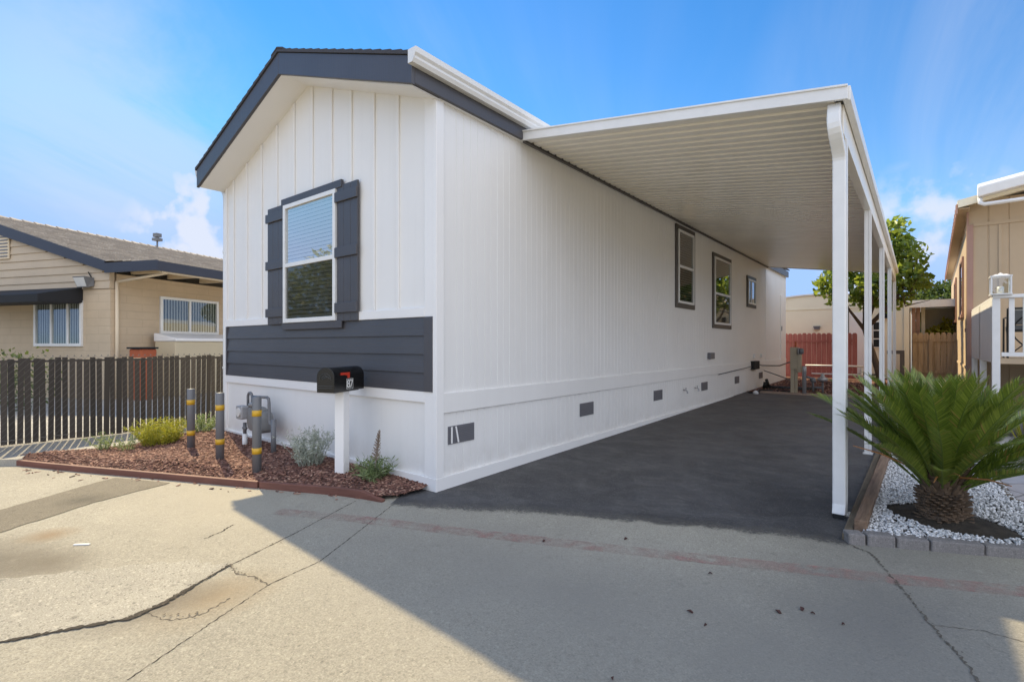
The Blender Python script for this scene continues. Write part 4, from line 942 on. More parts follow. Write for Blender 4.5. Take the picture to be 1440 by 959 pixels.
# cream cabinet with white sloped lid below the side window
q = LW(.55, .98); cb = thing('storage_cabinet', 'cream cabinet with white sloped lid under the right window of the beige house', 'cabinet', (q[0], q[1], gz(q[1])), lh.rotation_euler.z)
B().box(-.35, .35, 0, 2.9, 0, 1.42).build('body', M['cream_box'], cb, bevel=.02)
B().hull([(-.38, -.01, 1.425), (.38, -.01, 1.425), (.38, -.01, 1.50), (-.38, -.01, 1.64)], [(-.38, 2.93, 1.425), (.38, 2.93, 1.425), (.38, 2.93, 1.50), (-.38, 2.93, 1.64)]).build('lid', M['white_smooth'], cb, bevel=.02)
q = LW(.78, .22); pt = thing('clay_bin', 'orange red bin with dark rim showing just above the slatted fence', 'bin', (q[0], q[1], gz(q[1])), lh.rotation_euler.z)
B().prism([(-.2, -.2), (.2, -.2), (.2, .2), (-.2, .2)], 2, 0, 1.24).build('body', M['clay'], pt, bevel=.03)
B().box(-.23, .23, -.24, .22, 1.241, 1.285).build('lid', M['dark'], pt, bevel=.01)
# low hedge between fence and house
def leafball(name, label, cat, loc, blobs, n, ll, lw, mat, stem=None, group=None, flat=.0):
    t_ = thing(name, label, cat, loc, 0, group)
    if stem: stem(t_)
    per = np.array([b[3] * b[4] for b in blobs]); idx = rng.choice(len(blobs), n, p=per / per.sum()); bb = np.array([b[:5] for b in blobs])[idx]
    d = rng.normal(0, 1, (n, 3)); d /= np.linalg.norm(d, axis=1)[:, None]; rr = rng.uniform(0, 1, n) ** .45
    c = bb[:, :3] + d * rr[:, None] * np.stack([bb[:, 3], bb[:, 3], bb[:, 4]], -1)
    e = d * .6 + rng.normal(0, .6, (n, 3)) + np.array([0, 0, -.15]); e /= np.linalg.norm(e, axis=1)[:, None]
    q = rng.normal(0, 1, (n, 3)); sd = np.cross(e, q); sd /= np.linalg.norm(sd, axis=1)[:, None]; nn = np.cross(e, sd)
    l_ = (ll * rng.uniform(.6, 1.25, n))[:, None]; w_ = (lw * rng.uniform(.7, 1.25, n))[:, None]
    V = np.stack([c - e * l_ * .5, c - e * l_ * .05 + sd * w_ * .5 + nn * w_ * .18, c + e * l_ * .5 - nn * l_ * .1, c - e * l_ * .05 - sd * w_ * .5 + nn * w_ * .18, c], 1)
    k = np.arange(n)[:, None] * 5
    F = np.concatenate([k + np.array([0, 1, 2]), k + np.array([0, 2, 3])])
    npmesh('crown', V.reshape(-1, 3), F, mat, t_); return t_
leafball('hedge', 'low dark green hedge under the awning window, just above the fence top', 'hedge', (-11.6, -1.4, 0), [(x, x * .35 - .3, .62 + .08 * math.sin(x * 5), .45, .68) for x in np.arange(-3.2, 1.4, .35)], 2600, .09, .05, M['hedge_leaf'])

# ------------------------------------------------------------------ tan neighbour on the right
rh = thing('tan_house', 'tan sided mobile home with white gutter and pink corner trim at the right', 'house', (4.29, 11.0, gz(11)), -R(1.1))
rw = B(); hw_ = 4.02; o0 = [(0, 0)]; x = .3
outl = [(0, 0)]
while x < 7.8: outl += [(x - .014, 0), (x - .008, .012), (x + .008, .012), (x + .014, 0)]; x += .3
outl += [(8, 0), (8, .1), (0, .1)]
rw.prism(outl, 2, -.2, 4.2); rw.build('front_wall', M['tan'], rh)
ol = [(0, .1)]; y = .4
while y < 13.8: ol += [(0, y - .014), (.012, y - .008), (.012, y + .008), (0, y + .014)]; y += .3
ol += [(0, 14), (.1, 14), (.1, .1)]
B().prism(ol, 2, -.2, 4.0).box(7.9, 8, .1, 14, -.2, 4).box(.1, 7.9, 13.9, 14, -.2, 4).build('side_wall', M['tan'], rh)
B().box(-.03, .0, -.03, .06, .0, 3.98).box(.0005, .07, -.03, -.0005, .0, 3.7).build('corner_trim', M['tan_trim'], rh)
B().box(.07, 8, -.022, -.0005, 3.66, 3.73).box(.45, .5, -.02, -.0005, 0, 3.655).box(-.02, -.0005, .1, 13.9, .68, .74).box(-.022, -.0005, .5, .56, .75, 3.95).build('trim_board', M['tan'], rh)
rr_ = B()
rr_.hull([(-.19, -.5, 4.06), (-.19, -.5, 4.14), (4, -.5, 4.98), (4, -.5, 4.90)], [(-.19, 14.3, 4.06), (-.19, 14.3, 4.14), (4, 14.3, 4.98), (4, 14.3, 4.90)])
rr_.hull([(4, -.5, 4.90), (4, -.5, 4.98), (8.3, -.5, 4.14), (8.3, -.5, 4.06)], [(4, 14.3, 4.90), (4, 14.3, 4.98), (8.3, 14.3, 4.14), (8.3, 14.3, 4.06)])
rr_.build('roof', M['cream_grey'], rh)
ef = B().box(-.21, -.185, -.48, 14.2, 3.88, 4.07)
for i in range(30): ef.box(-.218, -.2105, -.4 + i * .48, -.37 + i * .48, 3.88, 4.07)
ef.build('eave_fascia', M['tan_trim'], rh)
B().box(-.184, -.001, -.45, 14.1, 3.97, 3.985).build('soffit', M['tan'], rh)
B().hull([(-.18, -.52, 3.99), (-.18, -.48, 3.99), (-.18, -.48, 4.14), (-.18, -.52, 4.14)], [(4, -.52, 4.80), (4, -.48, 4.80), (4, -.48, 4.97), (4, -.52, 4.97)]).build('rake_board', M['cream'], rh)
gb = B().hull([(.10, -.78, 4.10), (.10, -.56, 4.10), (.10, -.56, 4.34), (.10, -.74, 4.36), (.10, -.80, 4.28)], [(4.5, -.78, 4.86), (4.5, -.56, 4.86), (4.5, -.56, 5.10), (4.5, -.74, 5.12), (4.5, -.80, 5.04)])
gb.build('porch_gutter', M['white_metal'], rh, bevel=.02)
B().tube([(.14, -.66, 4.10), (.14, -.68, 4.0), (.2, -.68, 3.96), (4, -.7, 4.0)], .04, 10).build('drain_pipe', M['white_metal'], rh, True)
fwn = B()
for y0, y1, z0, z1 in ((2.2, 3.9, 1.95, 3.35), (7.2, 8.9, 2.0, 3.35)):
    f = B().box(-.04, -.0005, y0, y0 + .09, z0, z1).box(-.04, -.0005, y1 - .09, y1, z0, z1).box(-.04, -.0005, y0 + .09, y1 - .09, z0, z0 + .09).box(-.04, -.0005, y0 + .09, y1 - .09, z1 - .09, z1).box(-.06, -.0005, y0 - .05, y1 + .05, z0 - .07, z0 - .001).build('window', M['tan_trim'], rh)
    B().add([(-.02, y0 + .09, z0 + .09), (-.02, y1 - .09, z0 + .09), (-.02, y1 - .09, z1 - .09), (-.02, y0 + .09, z1 - .09)], [(3, 2, 1, 0)]).build('pane', M['pane_far'], f); B().box(-.008, -.003, y0 + .05, y1 - .05, z0 + .05, z1 - .05).build('window_back', M['dark'], f)
B().box(-.03, -.0005, .8, 1.05, 1.5, 1.58).build('wall_box', M['tan_trim'], rh)

# porch of the tan house
po = thing('porch', 'raised porch with white railing and white board side panel by the tan house', 'porch', (4.37, 7.2, gz(7.2)))
B().box(.0, 4, .0, 3.75, .98, 1.06).build('deck', M['tan'], po)
B().box(-.04, 4, -.06, .05, 1.95, 2.0).box(-.04, .05, .06, 3.7, 1.95, 1.985).build('top_rail', M['vinyl'], po, bevel=.006)
B().box(.06, 4, -.02, .02, 1.09, 1.15).build('bottom_rail', M['vinyl'], po, bevel=.004)
for y_, x_ in ((0, 0), (1.9, 0), (3.65, 0), (0, 1.8)):
    B().box(x_ - .045, x_ + .045, y_ - .045, y_ + .045, -.1, 1.949).build('post', M['vinyl'], po, bevel=.004)
for k in range(11):
    xx = .17 + k * .147
    if abs(xx - 1.8) > .08: B().box(xx - .03, xx + .03, -.018, .018, 1.151, 1.949).build('baluster', M['vinyl'], po, bevel=.003)
pn = B()
for k in range(19): pn.box(-.045, -.02, .055 + k * .188, .055 + k * .188 + .182, 1.0, 1.94)
pn.build('side_panel', M['vinyl'], po)
ln = thing('lantern', 'white square metal lantern standing on the porch rail', 'lantern', (4.42, 7.2, gz(7.2) + 2.0))
fr_ = B()
for sx in (-1, 1):
    for sy in (-1, 1): fr_.box(sx * .105 - .009, sx * .105 + .009, sy * .105 - .009, sy * .105 + .009, 0, .27)
fr_.box(-.12, .12, -.12, .12, -.001, .016).box(-.12, .12, -.12, .12, .262, .28)
fr_.build('frame', M['white_metal'], ln)
B().hull([(-.10, -.10, .281), (.10, -.10, .281), (.10, .10, .281), (-.10, .10, .281)], [(-.06, -.06, .302), (.06, -.06, .302), (.06, .06, .302), (-.06, .06, .302)]).lathe([(.02, .302), (.028, .315), (.0, .33)], n=10).build('cap', M['white_metal'], ln)
B().add([(-.1, -.104, .017), (.1, -.104, .017), (.1, -.104, .261), (-.1, -.104, .261)], [(0, 1, 2, 3)]).add([(-.1, .104, .017), (.1, .104, .017), (.1, .104, .261), (-.1, .104, .261)], [(3, 2, 1, 0)]).add([(-.104, -.1, .017), (-.104, .1, .017), (-.104, .1, .261), (-.104, -.1, .261)], [(3, 2, 1, 0)]).add([(.104, -.1, .017), (.104, .1, .017), (.104, .1, .261), (.104, -.1, .261)], [(0, 1, 2, 3)]).build('glass', glass('lantern_glass', (.85, .87, .87), 1.2, .05), ln)
B().lathe([(.04, .017), (.04, .12), (.0, .13)], n=14).build('candle', M['lamp_glass'], ln, True)
# iron garden chair behind the balusters
ch = thing('patio_chair', 'black wrought iron chair with grey cushion behind the porch railing', 'chair', (4.80, 7.75, gz(7.2) + 1.06), 0)
sb_ = B()
for x_ in (-.27, .27):
    sb_.tube([(x_, -.22, 0), (x_, -.20, .3), (x_, -.18, .42), (x_, -.24, .75)], .014, 6); sb_.tube([(x_, .26, 0), (x_, .24, .62), (x_, -.2, .62)], .013, 6)
sb_.tube([(-.27, -.24, .75), (.27, -.24, .75)], .016, 6).tube([(-.27, -.19, .42), (.27, -.19, .42)], .012, 6)
sb_.build('frame', M['black_iron'], ch)
sc = B()
for sg in (-1, 1):
    sc.tube([(sg * (.02 + .2 * math.sin(PI * k / 10)), -.215, .12 + .58 * k / 10) for k in range(11)], .011, 6)
sc.tube([(.09 * math.cos(2 * PI * k / 14), -.215, .45 + .14 * math.sin(2 * PI * k / 14)) for k in range(15)], .010, 6)
sc.tube([(-.25, -.2, .05), (0, -.2, .3), (.25, -.2, .05)], .010, 6)
sc.build('scrollwork', M['black_iron'], ch)
B().box(-.25, .25, -.17, .25, .40, .50).box(-.25, .25, -.185, -.14, .505, .74).build('cushion', M['cushion'], ch, bevel=.03)
st = B()
for k in range(40):
    a = k * 2.4; r0 = .03 * (k % 5); h_ = .5 + .3 * random.random(); st.tube([(r0 * math.cos(a), r0 * math.sin(a), 0), (r0 * 2.5 * math.cos(a), r0 * 2.5 * math.sin(a), h_ * .6), (r0 * 4.5 * math.cos(a), r0 * 4.5 * math.sin(a), h_ * .9)], [.008, .006, .001], 4)
spk = thing('spiky_plant', 'yellow green spiky plant in front of the porch at the right edge', 'plant', (4.62, 6.4, gz(6.4))); st.build('leaves', M['lime'], spk)
rk = B().lathe([(.0, 0), (.2, .01), (.24, .1), (.17, .2), (.0, .24)], n=12); ro = rk.build('boulder', M['block'], None, True); ro.location = (4.42, 6.75, gz(6.7)); ro.scale = (1.3, .9, 1.6); tag(ro, 'grey boulder at the foot of the porch corner post behind the palm', 'boulder')

# ------------------------------------------------------------------ things at the back
bh = thing('cream_house', 'cream mobile home with bowed roof behind the red fence', 'house', (.6, 18.0, gz(18)))
hwd = 2.63; pts = [(-hwd, -.2), (hwd, -.2)]
def bow(x): return 2.92 - .42 * (x / hwd) ** 2
top = [(hwd * (1 - 2 * k / 16), bow(hwd * (1 - 2 * k / 16))) for k in range(17)]
B().prism(pts + top, 1, 0, 12).build('wall', M['cream'], bh)
rt = B()
for k in range(16):
    (xa, za), (xb, zb) = top[k], top[k + 1]
    rt.hull([(xa, -.06, za + .002), (xb, -.06, zb + .002), (xb, -.06, zb + .05), (xa, -.06, za + .05)], [(xa, 12.05, za + .002), (xb, 12.05, zb + .002), (xb, 12.05, zb + .05), (xa, 12.05, za + .05)])
rt.build('roof', M['white_metal'], bh)
B().box(-hwd + .02, hwd - .02, -.02, -.0005, 2.40, 2.43).build('trim_board', M['cream'], bh)
lf = B().box(-.09, .12, -.10, -.0005, 1.75, 1.80).box(-.07, .10, -.09, -.001, 1.68, 1.749).build('wall_light', M['vent'], bh)
dr = B().box(.98, 1.62, -.03, -.0005, .02, 2.24).build('door', M['white_smooth'], bh)
B().box(.86, .979, -.05, -.0005, .02, 2.3).build('door_frame', M['trim_brown'], dr)
B().lathe([(.035, 0), (.035, .03), (.0, .05)], (1.07, -.03, 1.15), 10, 'y').lathe([(.03, 0), (.03, .02), (.0, .03)], (1.07, -.03, 1.32), 10, 'y').build('handle', M['galv'], dr)
wn = B().box(1.66, 1.9, -.04, -.0005, 1.03, 1.93).build('window', M['vinyl'], bh)
for k in range(3): B().box(1.68, 1.88, -.045, -.041, 1.06 + k * .29, 1.06 + k * .29 + .25).build('pane', M['dark'], wn)
B().box(1.98, 2.12, -.12, -.0005, 2.02, 2.22).build('porch_lamp', M['dark'], bh)
B().box(2.50, 2.64, -.05, -.0005, 0, 2.46).build('corner_trim', M['cream'], bh)
st_ = thing('entry_step', 'dark wooden step platform below the door of the cream house', 'step', (1.9, 17.5, gz(17.5)))
B().box(-.5, .6, -.25, .25, .12, .17).box(-.5, .6, -.4, -.27, .0, .06).build('tread', M['trim_brown'], st_); B().box(-.45, -.38, -.2, .2, 0, .119).box(.48, .55, -.2, .2, 0, .119).build('support', M['trim_brown'], st_)
gr_ = thing('stair_rail', 'grey brown wooden rail frame at the right end of the cream house', 'railing', (3.02, 17.7, gz(17.7)))
B().box(-.36, .1, -.05, .05, .83, .95).build('rail', M['trim_brown'], gr_); B().box(-.02, .1, -.05, .05, 0, .829).build('post', M['trim_brown'], gr_)
# red fence
rfce = thing('red_fence', 'faded red dog-eared board fence before the cream house', 'fence', (-.9, 16.5, gz(16.5)))
bb_ = B(); x = 0
while x < 2.75:
    wd = .135; h_ = 1.54 + random.uniform(-.012, .012); bb_.prism([(x, .06), (x + wd, .06), (x + wd, h_ - .045), (x + wd - .035, h_), (x + .035, h_), (x, h_ - .045)], 1, -.01, .01); x += .142
bb_.build('boards', M['redwood'], rfce)
B().box(0, 2.8, -.03, -.0105, 1.24, 1.30).box(0, 2.8, -.05, -.0105, .06, .16).box(0, 2.8, .0105, .05, .3, .38).build('rail', M['redwood'], rfce)
for z_ in (.665, .365):
    pass
pr_ = thing('pipe_rail', 'pair of white horizontal pipe rails in front of the red fence', 'railing', (.62, 16.2, gz(16.2)))
B().tube([(-.1, 0, .47), (1.5, 0, .47)], .028, 8).build('upper_pipe', M['white_metal'], pr_, True); B().tube([(.08, 0, .20), (1.5, 0, .20)], .026, 8).build('lower_pipe', M['white_metal'], pr_, True)
B().tube([(1.45, .03, -.1), (1.45, .03, .5)], .03, 8).build('post', M['white_metal'], pr_, True)
# brown fence and the unit at the right back
wf = thing('wood_fence', 'weathered brown board fence between the cream house and tan house', 'fence', (3.32, 18.4, gz(18.4)))
bb_ = B(); x = 0
while x < 2.2: bb_.prism([(x, .0), (x + .138, .0), (x + .138, 1.43), (x + .11, 1.52 + random.uniform(-.02, .02)), (x + .03, 1.52), (x, 1.43)], 1, -.01, .01); x += .144
bb_.build('boards', M['oldwood'], wf); B().box(0, 2.2, -.05, -.0105, 1.23, 1.29).box(0, 2.2, -.05, -.0105, .2, .28).build('rail', M['oldwood'], wf); B().box(.42, .51, -.1, -.051, 0, 1.3).build('post', M['oldwood'], wf)
un = thing('rear_annex', 'grey beige annex with white roof fascia behind the brown fence', 'building', (3.3, 18.6, gz(18.6)))
B().box(.25, 4, 1.3, 1.4, -.2, 2.39).box(.25, .35, .3, 1.3, -.2, 2.39).build('wall', M['cream_grey'], un); B().box(-.12, 4.2, -.12, 3.6, 2.40, 2.46).build('roof', M['white_metal'], un)
B().box(-.14, 4.2, -.16, -.121, 2.36, 2.60).build('fascia', M['white_metal'], un); B().box(.0, .10, .0, .1, -.2, 2.399).box(.11, .22, .1, .16, -.2, 2.399).build('post', M['pinkwood'], un)
B().box(.6, 1.1, 1.2, 1.29, 1.45, 1.5).build('shelf', M['white_metal'], un)

# ------------------------------------------------------------------ trees
def branchy(seed, base, fork, limbs, r0):
    def f(t_):
        rr = random.Random(seed); b = B()
        b.tube([(0, 0, 0)] + base + [fork], [r0 * (1 - .35 * i / (len(base) + 1)) for i in range(len(base) + 2)], 9)
        for e in limbs:
            m_ = [fork[i] * .5 + e[i] * .5 + rr.gauss(0, .12) for i in range(3)]; b.tube([fork, m_, e], [r0 * .55, r0 * .33, r0 * .1], 7)
            for _ in range(4):
                q = [m_[i] + (e[i] - m_[i]) * rr.random() for i in range(3)]; b.tube([q, [q[0] + rr.gauss(0, .3), q[1] + rr.gauss(0, .3), q[2] + rr.uniform(.0, .45)]], [r0 * .2, r0 * .06], 5)
        b.build('trunk', M['bark'], t_, True)
    return f
tb = (2.66, 14.9, gz(14.9))
limbs = [(-1.1, -.2, 2.75), (-.5, .3, 3.3), (.2, -.3, 3.9), (.7, .2, 3.2), (.3, .5, 3.6), (-.2, -.5, 2.7), (.55, -.4, 2.55)]
blobs = [tuple(c_ * 1.13 for c_ in b_) for b_ in [(-1.05, -.25, 2.60, .46, .42), (-.75, .1, 2.95, .5, .45), (-.3, -.2, 3.2, .55, .5), (.25, -.1, 3.75, .42, .5), (.1, .4, 3.4, .6, .5), (.55, .1, 3.15, .45, .5), (.35, -.3, 2.65, .55, .45), (-.25, -.3, 2.55, .5, .4), (-1.0, .1, 2.2, .25, .2), (.75, .1, 2.6, .28, .22), (.2, .1, 2.2, .45, .3), (-.45, .1, 2.25, .35, .3)]]
limbs = [tuple(c_ * 1.12 for c_ in l_) for l_ in limbs]
leafball('fruit_tree', 'leafy green tree with a leaning trunk behind the rear carport posts', 'tree', tb, blobs, 2700, .22, .115, M['tree_leaf'], branchy(3, [(-.12, 0, .5), (-.25, 0, 1.0)], (-.42, 0, 1.6), limbs, .10))
leafball('shrub', 'bright yellow green shrub top showing above the brown fence', 'shrub', (4.0, 19.25, gz(19.6)), [(0, 0, 1.5, .42, .25), (.2, .1, 1.75, .2, .25), (-.2, 0, 1.4, .3, .2), (0, 0, .9, .3, .5)], 500, .2, .07, M['lime'])
def far_tree(name, label, loc, blobs, n, mat, h, group='trees far beyond the back fence', ll=.32):
    def f(t_): B().tube([(0, 0, 0), (.1, 0, h * .5), (0, 0, h * .85)], [.2, .14, .05], 8).build('trunk', M['bark'], t_, True)
    return leafball(name, label, 'tree', loc, blobs, n, ll, ll * .55, mat, f, group)
def cone(h, r): return [(0, 0, h * (.25 + .72 * k / 7), r * (1 - .8 * k / 7), h * .09) for k in range(8)]
far_tree('conifer_tree', 'dark pointed conifer far behind the white fascia', (3.55, 47, gz(47)), cone(6.7, 1.3), 1500, M['hedge_leaf'], 6.5)
far_tree('leafy_tree', 'green round-topped tree far off beside the dark conifer', (5.0, 45, gz(47)), [(0, 0, 4.2, 1.6, 1.3), (-.8, 0, 5.0, .9, .8), (.6, 0, 5.2, .9, .8), (1.5, .5, 4.6, 1.2, 1.1)], 2200, M['far_leaf'], 4.5)
far_tree('leafy_tree', 'lower olive green tree left of the far conifer', (2.3, 46, gz(47)), [(0, 0, 3.6, 1.3, 1.1), (-.7, 0, 4.0, .8, .7), (.8, 0, 4.2, .7, .7)], 1500, M['hedge_leaf'], 3.6)
# trees across the street behind the camera; they show mirrored in the front window
far_tree('street_tree', 'yellowing tree across the street, mirrored in the front window', (-12.8, -7.0, 0), [(0, 0, 3.2, 1.7, 1.2), (-1.3, .8, 3.0, 1.2, 1.1), (1.0, -.6, 3.3, 1.1, 1.0), (.2, .1, 4.1, .9, .75), (-2.2, 1.2, 2.3, 1.2, 1.0), (0, 0, 1.9, 1.6, .9), (1.6, -1, 2.2, 1.1, 1.0)], 5200, M['yellow_leaf'], 4.0, None, .2)
far_tree('street_tree', 'dark green tree across the street behind the camera', (9.5, -24, 0), [(0, 0, 4.2, 2.3, 2.0), (1.4, 0, 3.4, 1.6, 1.4), (-1.5, .5, 3.6, 1.6, 1.4)], 3000, M['far_leaf'], 4.0, None, .34)

# ------------------------------------------------------------------ meter pedestal and pipes at the end of the driveway
pd = thing('meter_pedestal', 'beige electric meter pedestal at the far end of the asphalt driveway', 'meter pedestal', (1.09, 10.8, gz(10.8)))
B().box(-.075, .075, -.07, .07, .62, 1.16).build('box', M['meterbox'], pd, bevel=.008); B().box(-.065, .02, -.055, .055, 0, .62).box(.022, .08, -.02, .05, 0, .62).build('post', M['meterbox'], pd, bevel=.006)
B().box(.0755, .16, -.05, .08, .55, 1.0).build('side_box', M['meterbox'], pd, bevel=.006)
B().lathe([(.075, 0), (.075, .05), (.06, .09), (.0, .10)], (.12, -.02, 1.06), 18, 'x').build('meter_dial', M['vent'], pd, True); B().lathe([(.095, 0), (.095, .02), (.0, .021)], (.10, -.02, 1.06), 18, 'x').build('meter_ring', M['galv'], pd)
B().tube([(.03, .03, 1.16), (.03, .03, 1.30)], .02, 8).build('conduit', M['clay'], pd, True)
wp = thing('water_riser', 'grey green standpipe beside the beige meter pedestal', 'standpipe', (1.32, 10.75, gz(10.75)))
B().lathe([(.045, 0), (.045, .56), (.05, .565), (.05, .70), (.0, .71)], n=14).build('pipe', M['galv'], wp, True)
B().tube([(.05, .0, .45), (.14, .05, .42), (.17, .1, .30), (.17, .12, .1)], .025, 8).lathe([(.04, .32), (.06, .34), (.06, .42), (.0, .44)], (.17, .1, 0), 10).build('valve', M['pipe_grey'], wp, True)
gm2 = thing('pressure_regulator', 'small beige grey regulator on pipes right of the standpipe', 'regulator', (1.62, 11.4, gz(11.4)))
B().lathe([(.06, 0), (.12, .03), (.12, .08), (.05, .12), (.03, .2), (.0, .21)], (0, 0, .3), 16).build('body', M['galv'], gm2, True); B().tube([(0, 0, -.02), (0, 0, .32)], .025, 8).tube([(-.28, 0, .15), (0, 0, .15)], .022, 8).build('pipe', M['pipe_grey'], gm2, True)
dp = B().tube([(.15, 11.9, .20), (.5, 12.0, .19), (1.4, 12.1, .19)], .05, 10).tube([(.2, 11.9, .2), (.22, 11.88, .34)], .05, 8).tube([(.3, 11.95, .2), (.25, 11.85, .42)], .04, 8)
tag(dp.build('drain_pipe', M['hose'], None, True), 'black drain pipe lying on the mulch by the home wall', 'pipe')
hp = B().tube([(.05, 10.75, gz(10) + .03), (.15, 10.5, gz(10) + .03), (.32, 10.62, gz(10) + .05), (.25, 11.0, gz(11) + .05), (.6, 11.3, gz(11) + .04), (1.1, 11.2, gz(11) + .04), (.9, 11.6, gz(11) + .05)], .022, 7)
tag(hp.build('garden_hose', M['hose'], None, True), 'dark hose coiled on the ground at the driveway end', 'hose')
o = B().lathe([(.0, 0), (.06, .01), (.07, .05), (.03, .09), (0, .1)], n=10).build('stone', M['pebble'], None, True); o.location = (.33, 10.35, gz(10.3)); tag(o, 'pale stone beside the hose end by the home wall', 'stone')

# ------------------------------------------------------------------ small litter on the road
def leaf_bit(x, y, s_, a, label):
    o = B().hull([(-s_, -s_ * .35, .0), (0, -s_ * .6, .006), (s_, 0, .002), (0, s_ * .5, .008), (-s_ * .8, s_ * .3, .0)], [(-s_, -s_ * .35, .004), (0, -s_ * .6, .011), (s_, 0, .006), (0, s_ * .5, .014), (-s_ * .8, s_ * .3, .004)]).build('dry_leaf', M['leafdry'])
    o.location = (x, y, gz(y) + .0055); o.rotation_euler = (0, 0, a); return tag(o, label, 'leaf', 'dry leaves scattered on the road')
for i, (x, y, s_) in enumerate(((2.563, -.673, .022), (2.91, -.397, .024), (3.0, -.29, .024), (3.05, -.306, .015), (2.665, -.75, .012), (2.507, -.169, .018), (1.878, .016, .022), (1.456, -.368, .02), (2.5, -1.383, .013), (3.18, -.33, .014))):
    leaf_bit(x, y, s_ * .72, random.uniform(0, 6), 'small curled dark red leaf lying on the pavement')
o = B().box(-.05, .05, -.008, .008, 0, .006).build('wood_scrap', M['vinyl']); o.location = (-.943, -2.356, .006); o.rotation_euler = (0, 0, .75); tag(o, 'thin white scrap lying on the sunlit pavement at left', 'scrap')

# ------------------------------------------------------------------ camera, sky, sun
cam = bpy.data.cameras.new('camera'); co = bpy.data.objects.new('camera', cam); COL.objects.link(co)
co.location = (3.462, -3.242, 1.35); co.rotation_euler = (R(90), 0, R(38.5))
cam.sensor_width = 36; cam.lens = 717.7 / 1440 * 36; cam.shift_y = 5.5 / 1440; cam.clip_end = 2000; cam.clip_start = .02
S.camera = co
EL = R(45.6); sx, sy = -.963, .270
sun = bpy.data.lights.new('sun', 'SUN'); so = bpy.data.objects.new('sun', sun); COL.objects.link(so)
so.rotation_euler = Vector((sx * math.cos(EL), sy * math.cos(EL), math.sin(EL))).to_track_quat('Z', 'Y').to_euler()
sun.energy = 4.3; sun.angle = R(.55); sun.color = (1, .825, .52)
W = bpy.data.worlds.new('World'); S.world = W; W.use_nodes = True; nt = W.node_tree; N = nt.nodes; Lk = nt.links
bg = N['Background']
sk = N.new('ShaderNodeTexSky'); sk.sky_type = 'NISHITA'; sk.sun_disc = False; sk.sun_elevation = EL; sk.sun_rotation = math.atan2(sx, sy)
sk.altitude = 0; sk.air_density = 1.0; sk.dust_density = .0; sk.ozone_density = 3.0
tc = N.new('ShaderNodeTexCoord')
def wn_(kind, **kw):
    n_ = N.new(kind)
    for k_, v_ in kw.items(): setattr(n_, k_, v_)
    return n_
def wm(op, a, b=0., clamp=False):
    n_ = wn_('ShaderNodeMath', operation=op, use_clamp=clamp)
    for i_, v_ in enumerate((a, b)):
        if isinstance(v_, (int, float)): n_.inputs[i_].default_value = v_
        else: Lk.new(v_, n_.inputs[i_])
    return n_.outputs[0]
def wr_(fac, a, b, lo=0., hi=1.):
    n_ = wn_('ShaderNodeMapRange'); n_.interpolation_type = 'SMOOTHSTEP'
    for i_, v_ in enumerate((fac, a, b, lo, hi)):
        if isinstance(v_, (int, float)): n_.inputs[i_].default_value = v_
        else: Lk.new(v_, n_.inputs[i_])
    return n_.outputs[0]
sp = wn_('ShaderNodeSeparateXYZ'); Lk.new(tc.outputs['Generated'], sp.inputs[0])
zz = wm('ADD', wm('MAXIMUM', sp.outputs[2], 0.), .35)
cv = wn_('ShaderNodeCombineXYZ'); Lk.new(wm('DIVIDE', sp.outputs[0], zz), cv.inputs[0]); Lk.new(wm('DIVIDE', sp.outputs[1], zz), cv.inputs[1])
def wnoise(scale, stretch, loc, detail=7, rough=.6, dist=.4, rot=0):
    mp = wn_('ShaderNodeMapping'); Lk.new(cv.outputs[0], mp.inputs[0]); mp.inputs['Scale'].default_value = stretch; mp.inputs['Location'].default_value = loc; mp.inputs['Rotation'].default_value = (0, 0, rot)
    n_ = wn_('ShaderNodeTexNoise'); Lk.new(mp.outputs[0], n_.inputs['Vector']); n_.inputs['Scale'].default_value = scale; n_.inputs['Detail'].default_value = detail; n_.inputs['Roughness'].default_value = rough; n_.inputs['Distortion'].default_value = dist
    return n_.outputs['Fac']
def near(d, c0, c1):                                  # 1 close to the sky direction d, 0 away from it
    v_ = Vector(d).normalized(); n_ = wn_('ShaderNodeVectorMath', operation='DOT_PRODUCT'); Lk.new(tc.outputs['Generated'], n_.inputs[0]); n_.inputs[1].default_value = v_
    nz = wn_('ShaderNodeVectorMath', operation='NORMALIZE')
    return wr_(n_.outputs['Value'], c0, c1)
wisp = wnoise(1.3, (1.0, .45, 1), (3.1, 1.7, 0), 8, .62, .8, .5)
soft = wnoise(.7, (1, .7, 1), (1.3, 4.2, 0), 4, .5, .3)
thin = wm('MULTIPLY', wr_(wisp, .42, .78), wr_(soft, .4, .65, .06, .38))
c1 = wm('MULTIPLY', near((-1.22, .30, .46), .965, .998), wr_(wisp, .36, .60, .04, .46))
c2 = wm('MULTIPLY', near((.065, 1.329, .50), .95, .998), wr_(wisp, .34, .65, .04, .34))
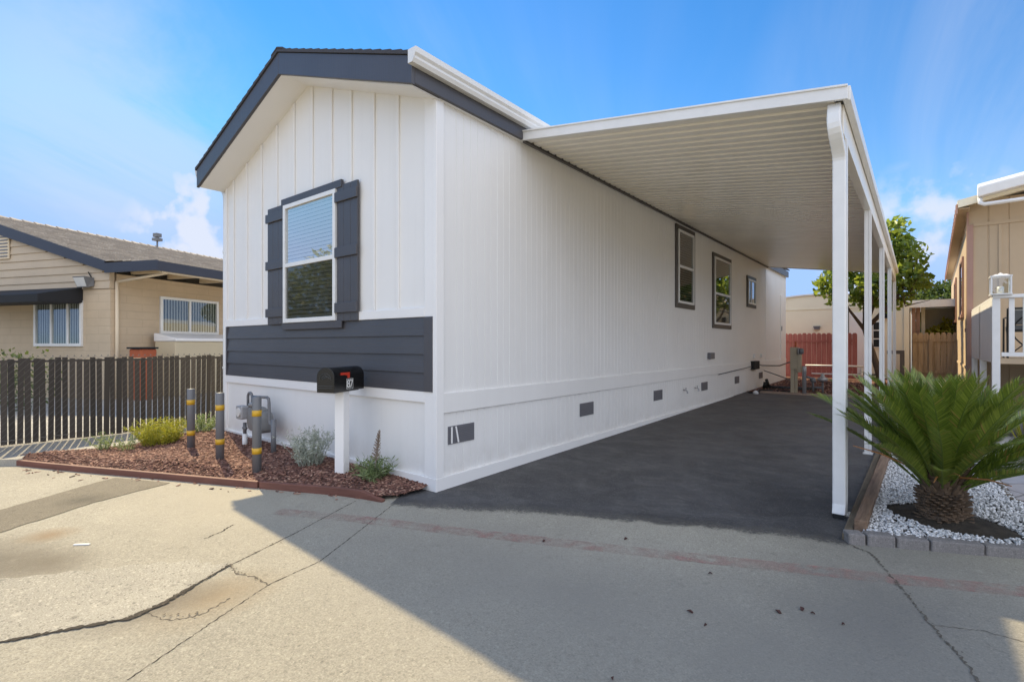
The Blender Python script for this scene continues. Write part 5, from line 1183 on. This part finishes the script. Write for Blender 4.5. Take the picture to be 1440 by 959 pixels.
puff = wn_('ShaderNodeTexNoise'); Lk.new(tc.outputs['Generated'], puff.inputs['Vector']); puff.inputs['Scale'].default_value = 16; puff.inputs['Detail'].default_value = 6; puff.inputs['Roughness'].default_value = .5
c3 = wm('MULTIPLY', near((-1.075, .425, .20), .985, .9985), wr_(puff.outputs['Fac'], .40, .58, 0, .9))
c4 = wm('MULTIPLY', near((.021, 1.294, .17), .985, .999), wr_(puff.outputs['Fac'], .40, .62, 0, .9))
fill_cloud = wm('MULTIPLY', near((.95, -.70, .35), -.02, .72), wr_(soft, .2, .5, .45, 1.))       # unseen bright cloud bank behind and right of the camera, added for fill light
cl = c1
for c_ in (c2, c3, c4, thin): cl = wm('MAXIMUM', cl, c_)
cl = wm('MULTIPLY', cl, wr_(sp.outputs[2], .0, .06))
hs = wn_('ShaderNodeHueSaturation'); Lk.new(sk.outputs[0], hs.inputs['Color']); hs.inputs['Saturation'].default_value = 1.3; hs.inputs['Value'].default_value = 1.0
mx = wn_('ShaderNodeMix', data_type='RGBA'); Lk.new(cl, mx.inputs[0]); mn = wn_('ShaderNodeVectorMath', operation='MINIMUM'); Lk.new(hs.outputs[0], mn.inputs[0]); mn.inputs[1].default_value = (2.0, 3.15, 5.4); Lk.new(mn.outputs[0], mx.inputs[6]); mx.inputs[7].default_value = (4.0, 4.25, 4.9, 1)
mx2 = wn_('ShaderNodeMix', data_type='RGBA'); Lk.new(wm('MULTIPLY', fill_cloud, wr_(sp.outputs[2], .0, .06)), mx2.inputs[0]); Lk.new(mx.outputs[2], mx2.inputs[6]); mx2.inputs[7].default_value = (7.2, 7.7, 9.0, 1)
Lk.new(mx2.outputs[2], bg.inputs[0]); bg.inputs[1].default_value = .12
S.view_settings.view_transform = 'Standard'; S.view_settings.look = 'None'; S.view_settings.exposure = 0.74; S.view_settings.gamma = 1
S.cycles.use_denoising = True; S.cycles.max_bounces = 10; S.cycles.diffuse_bounces = 8; S.cycles.transparent_max_bounces = 12; S.cycles.sample_clamp_indirect = 8
S.cycles.caustics_reflective = False; S.cycles.caustics_refractive = False
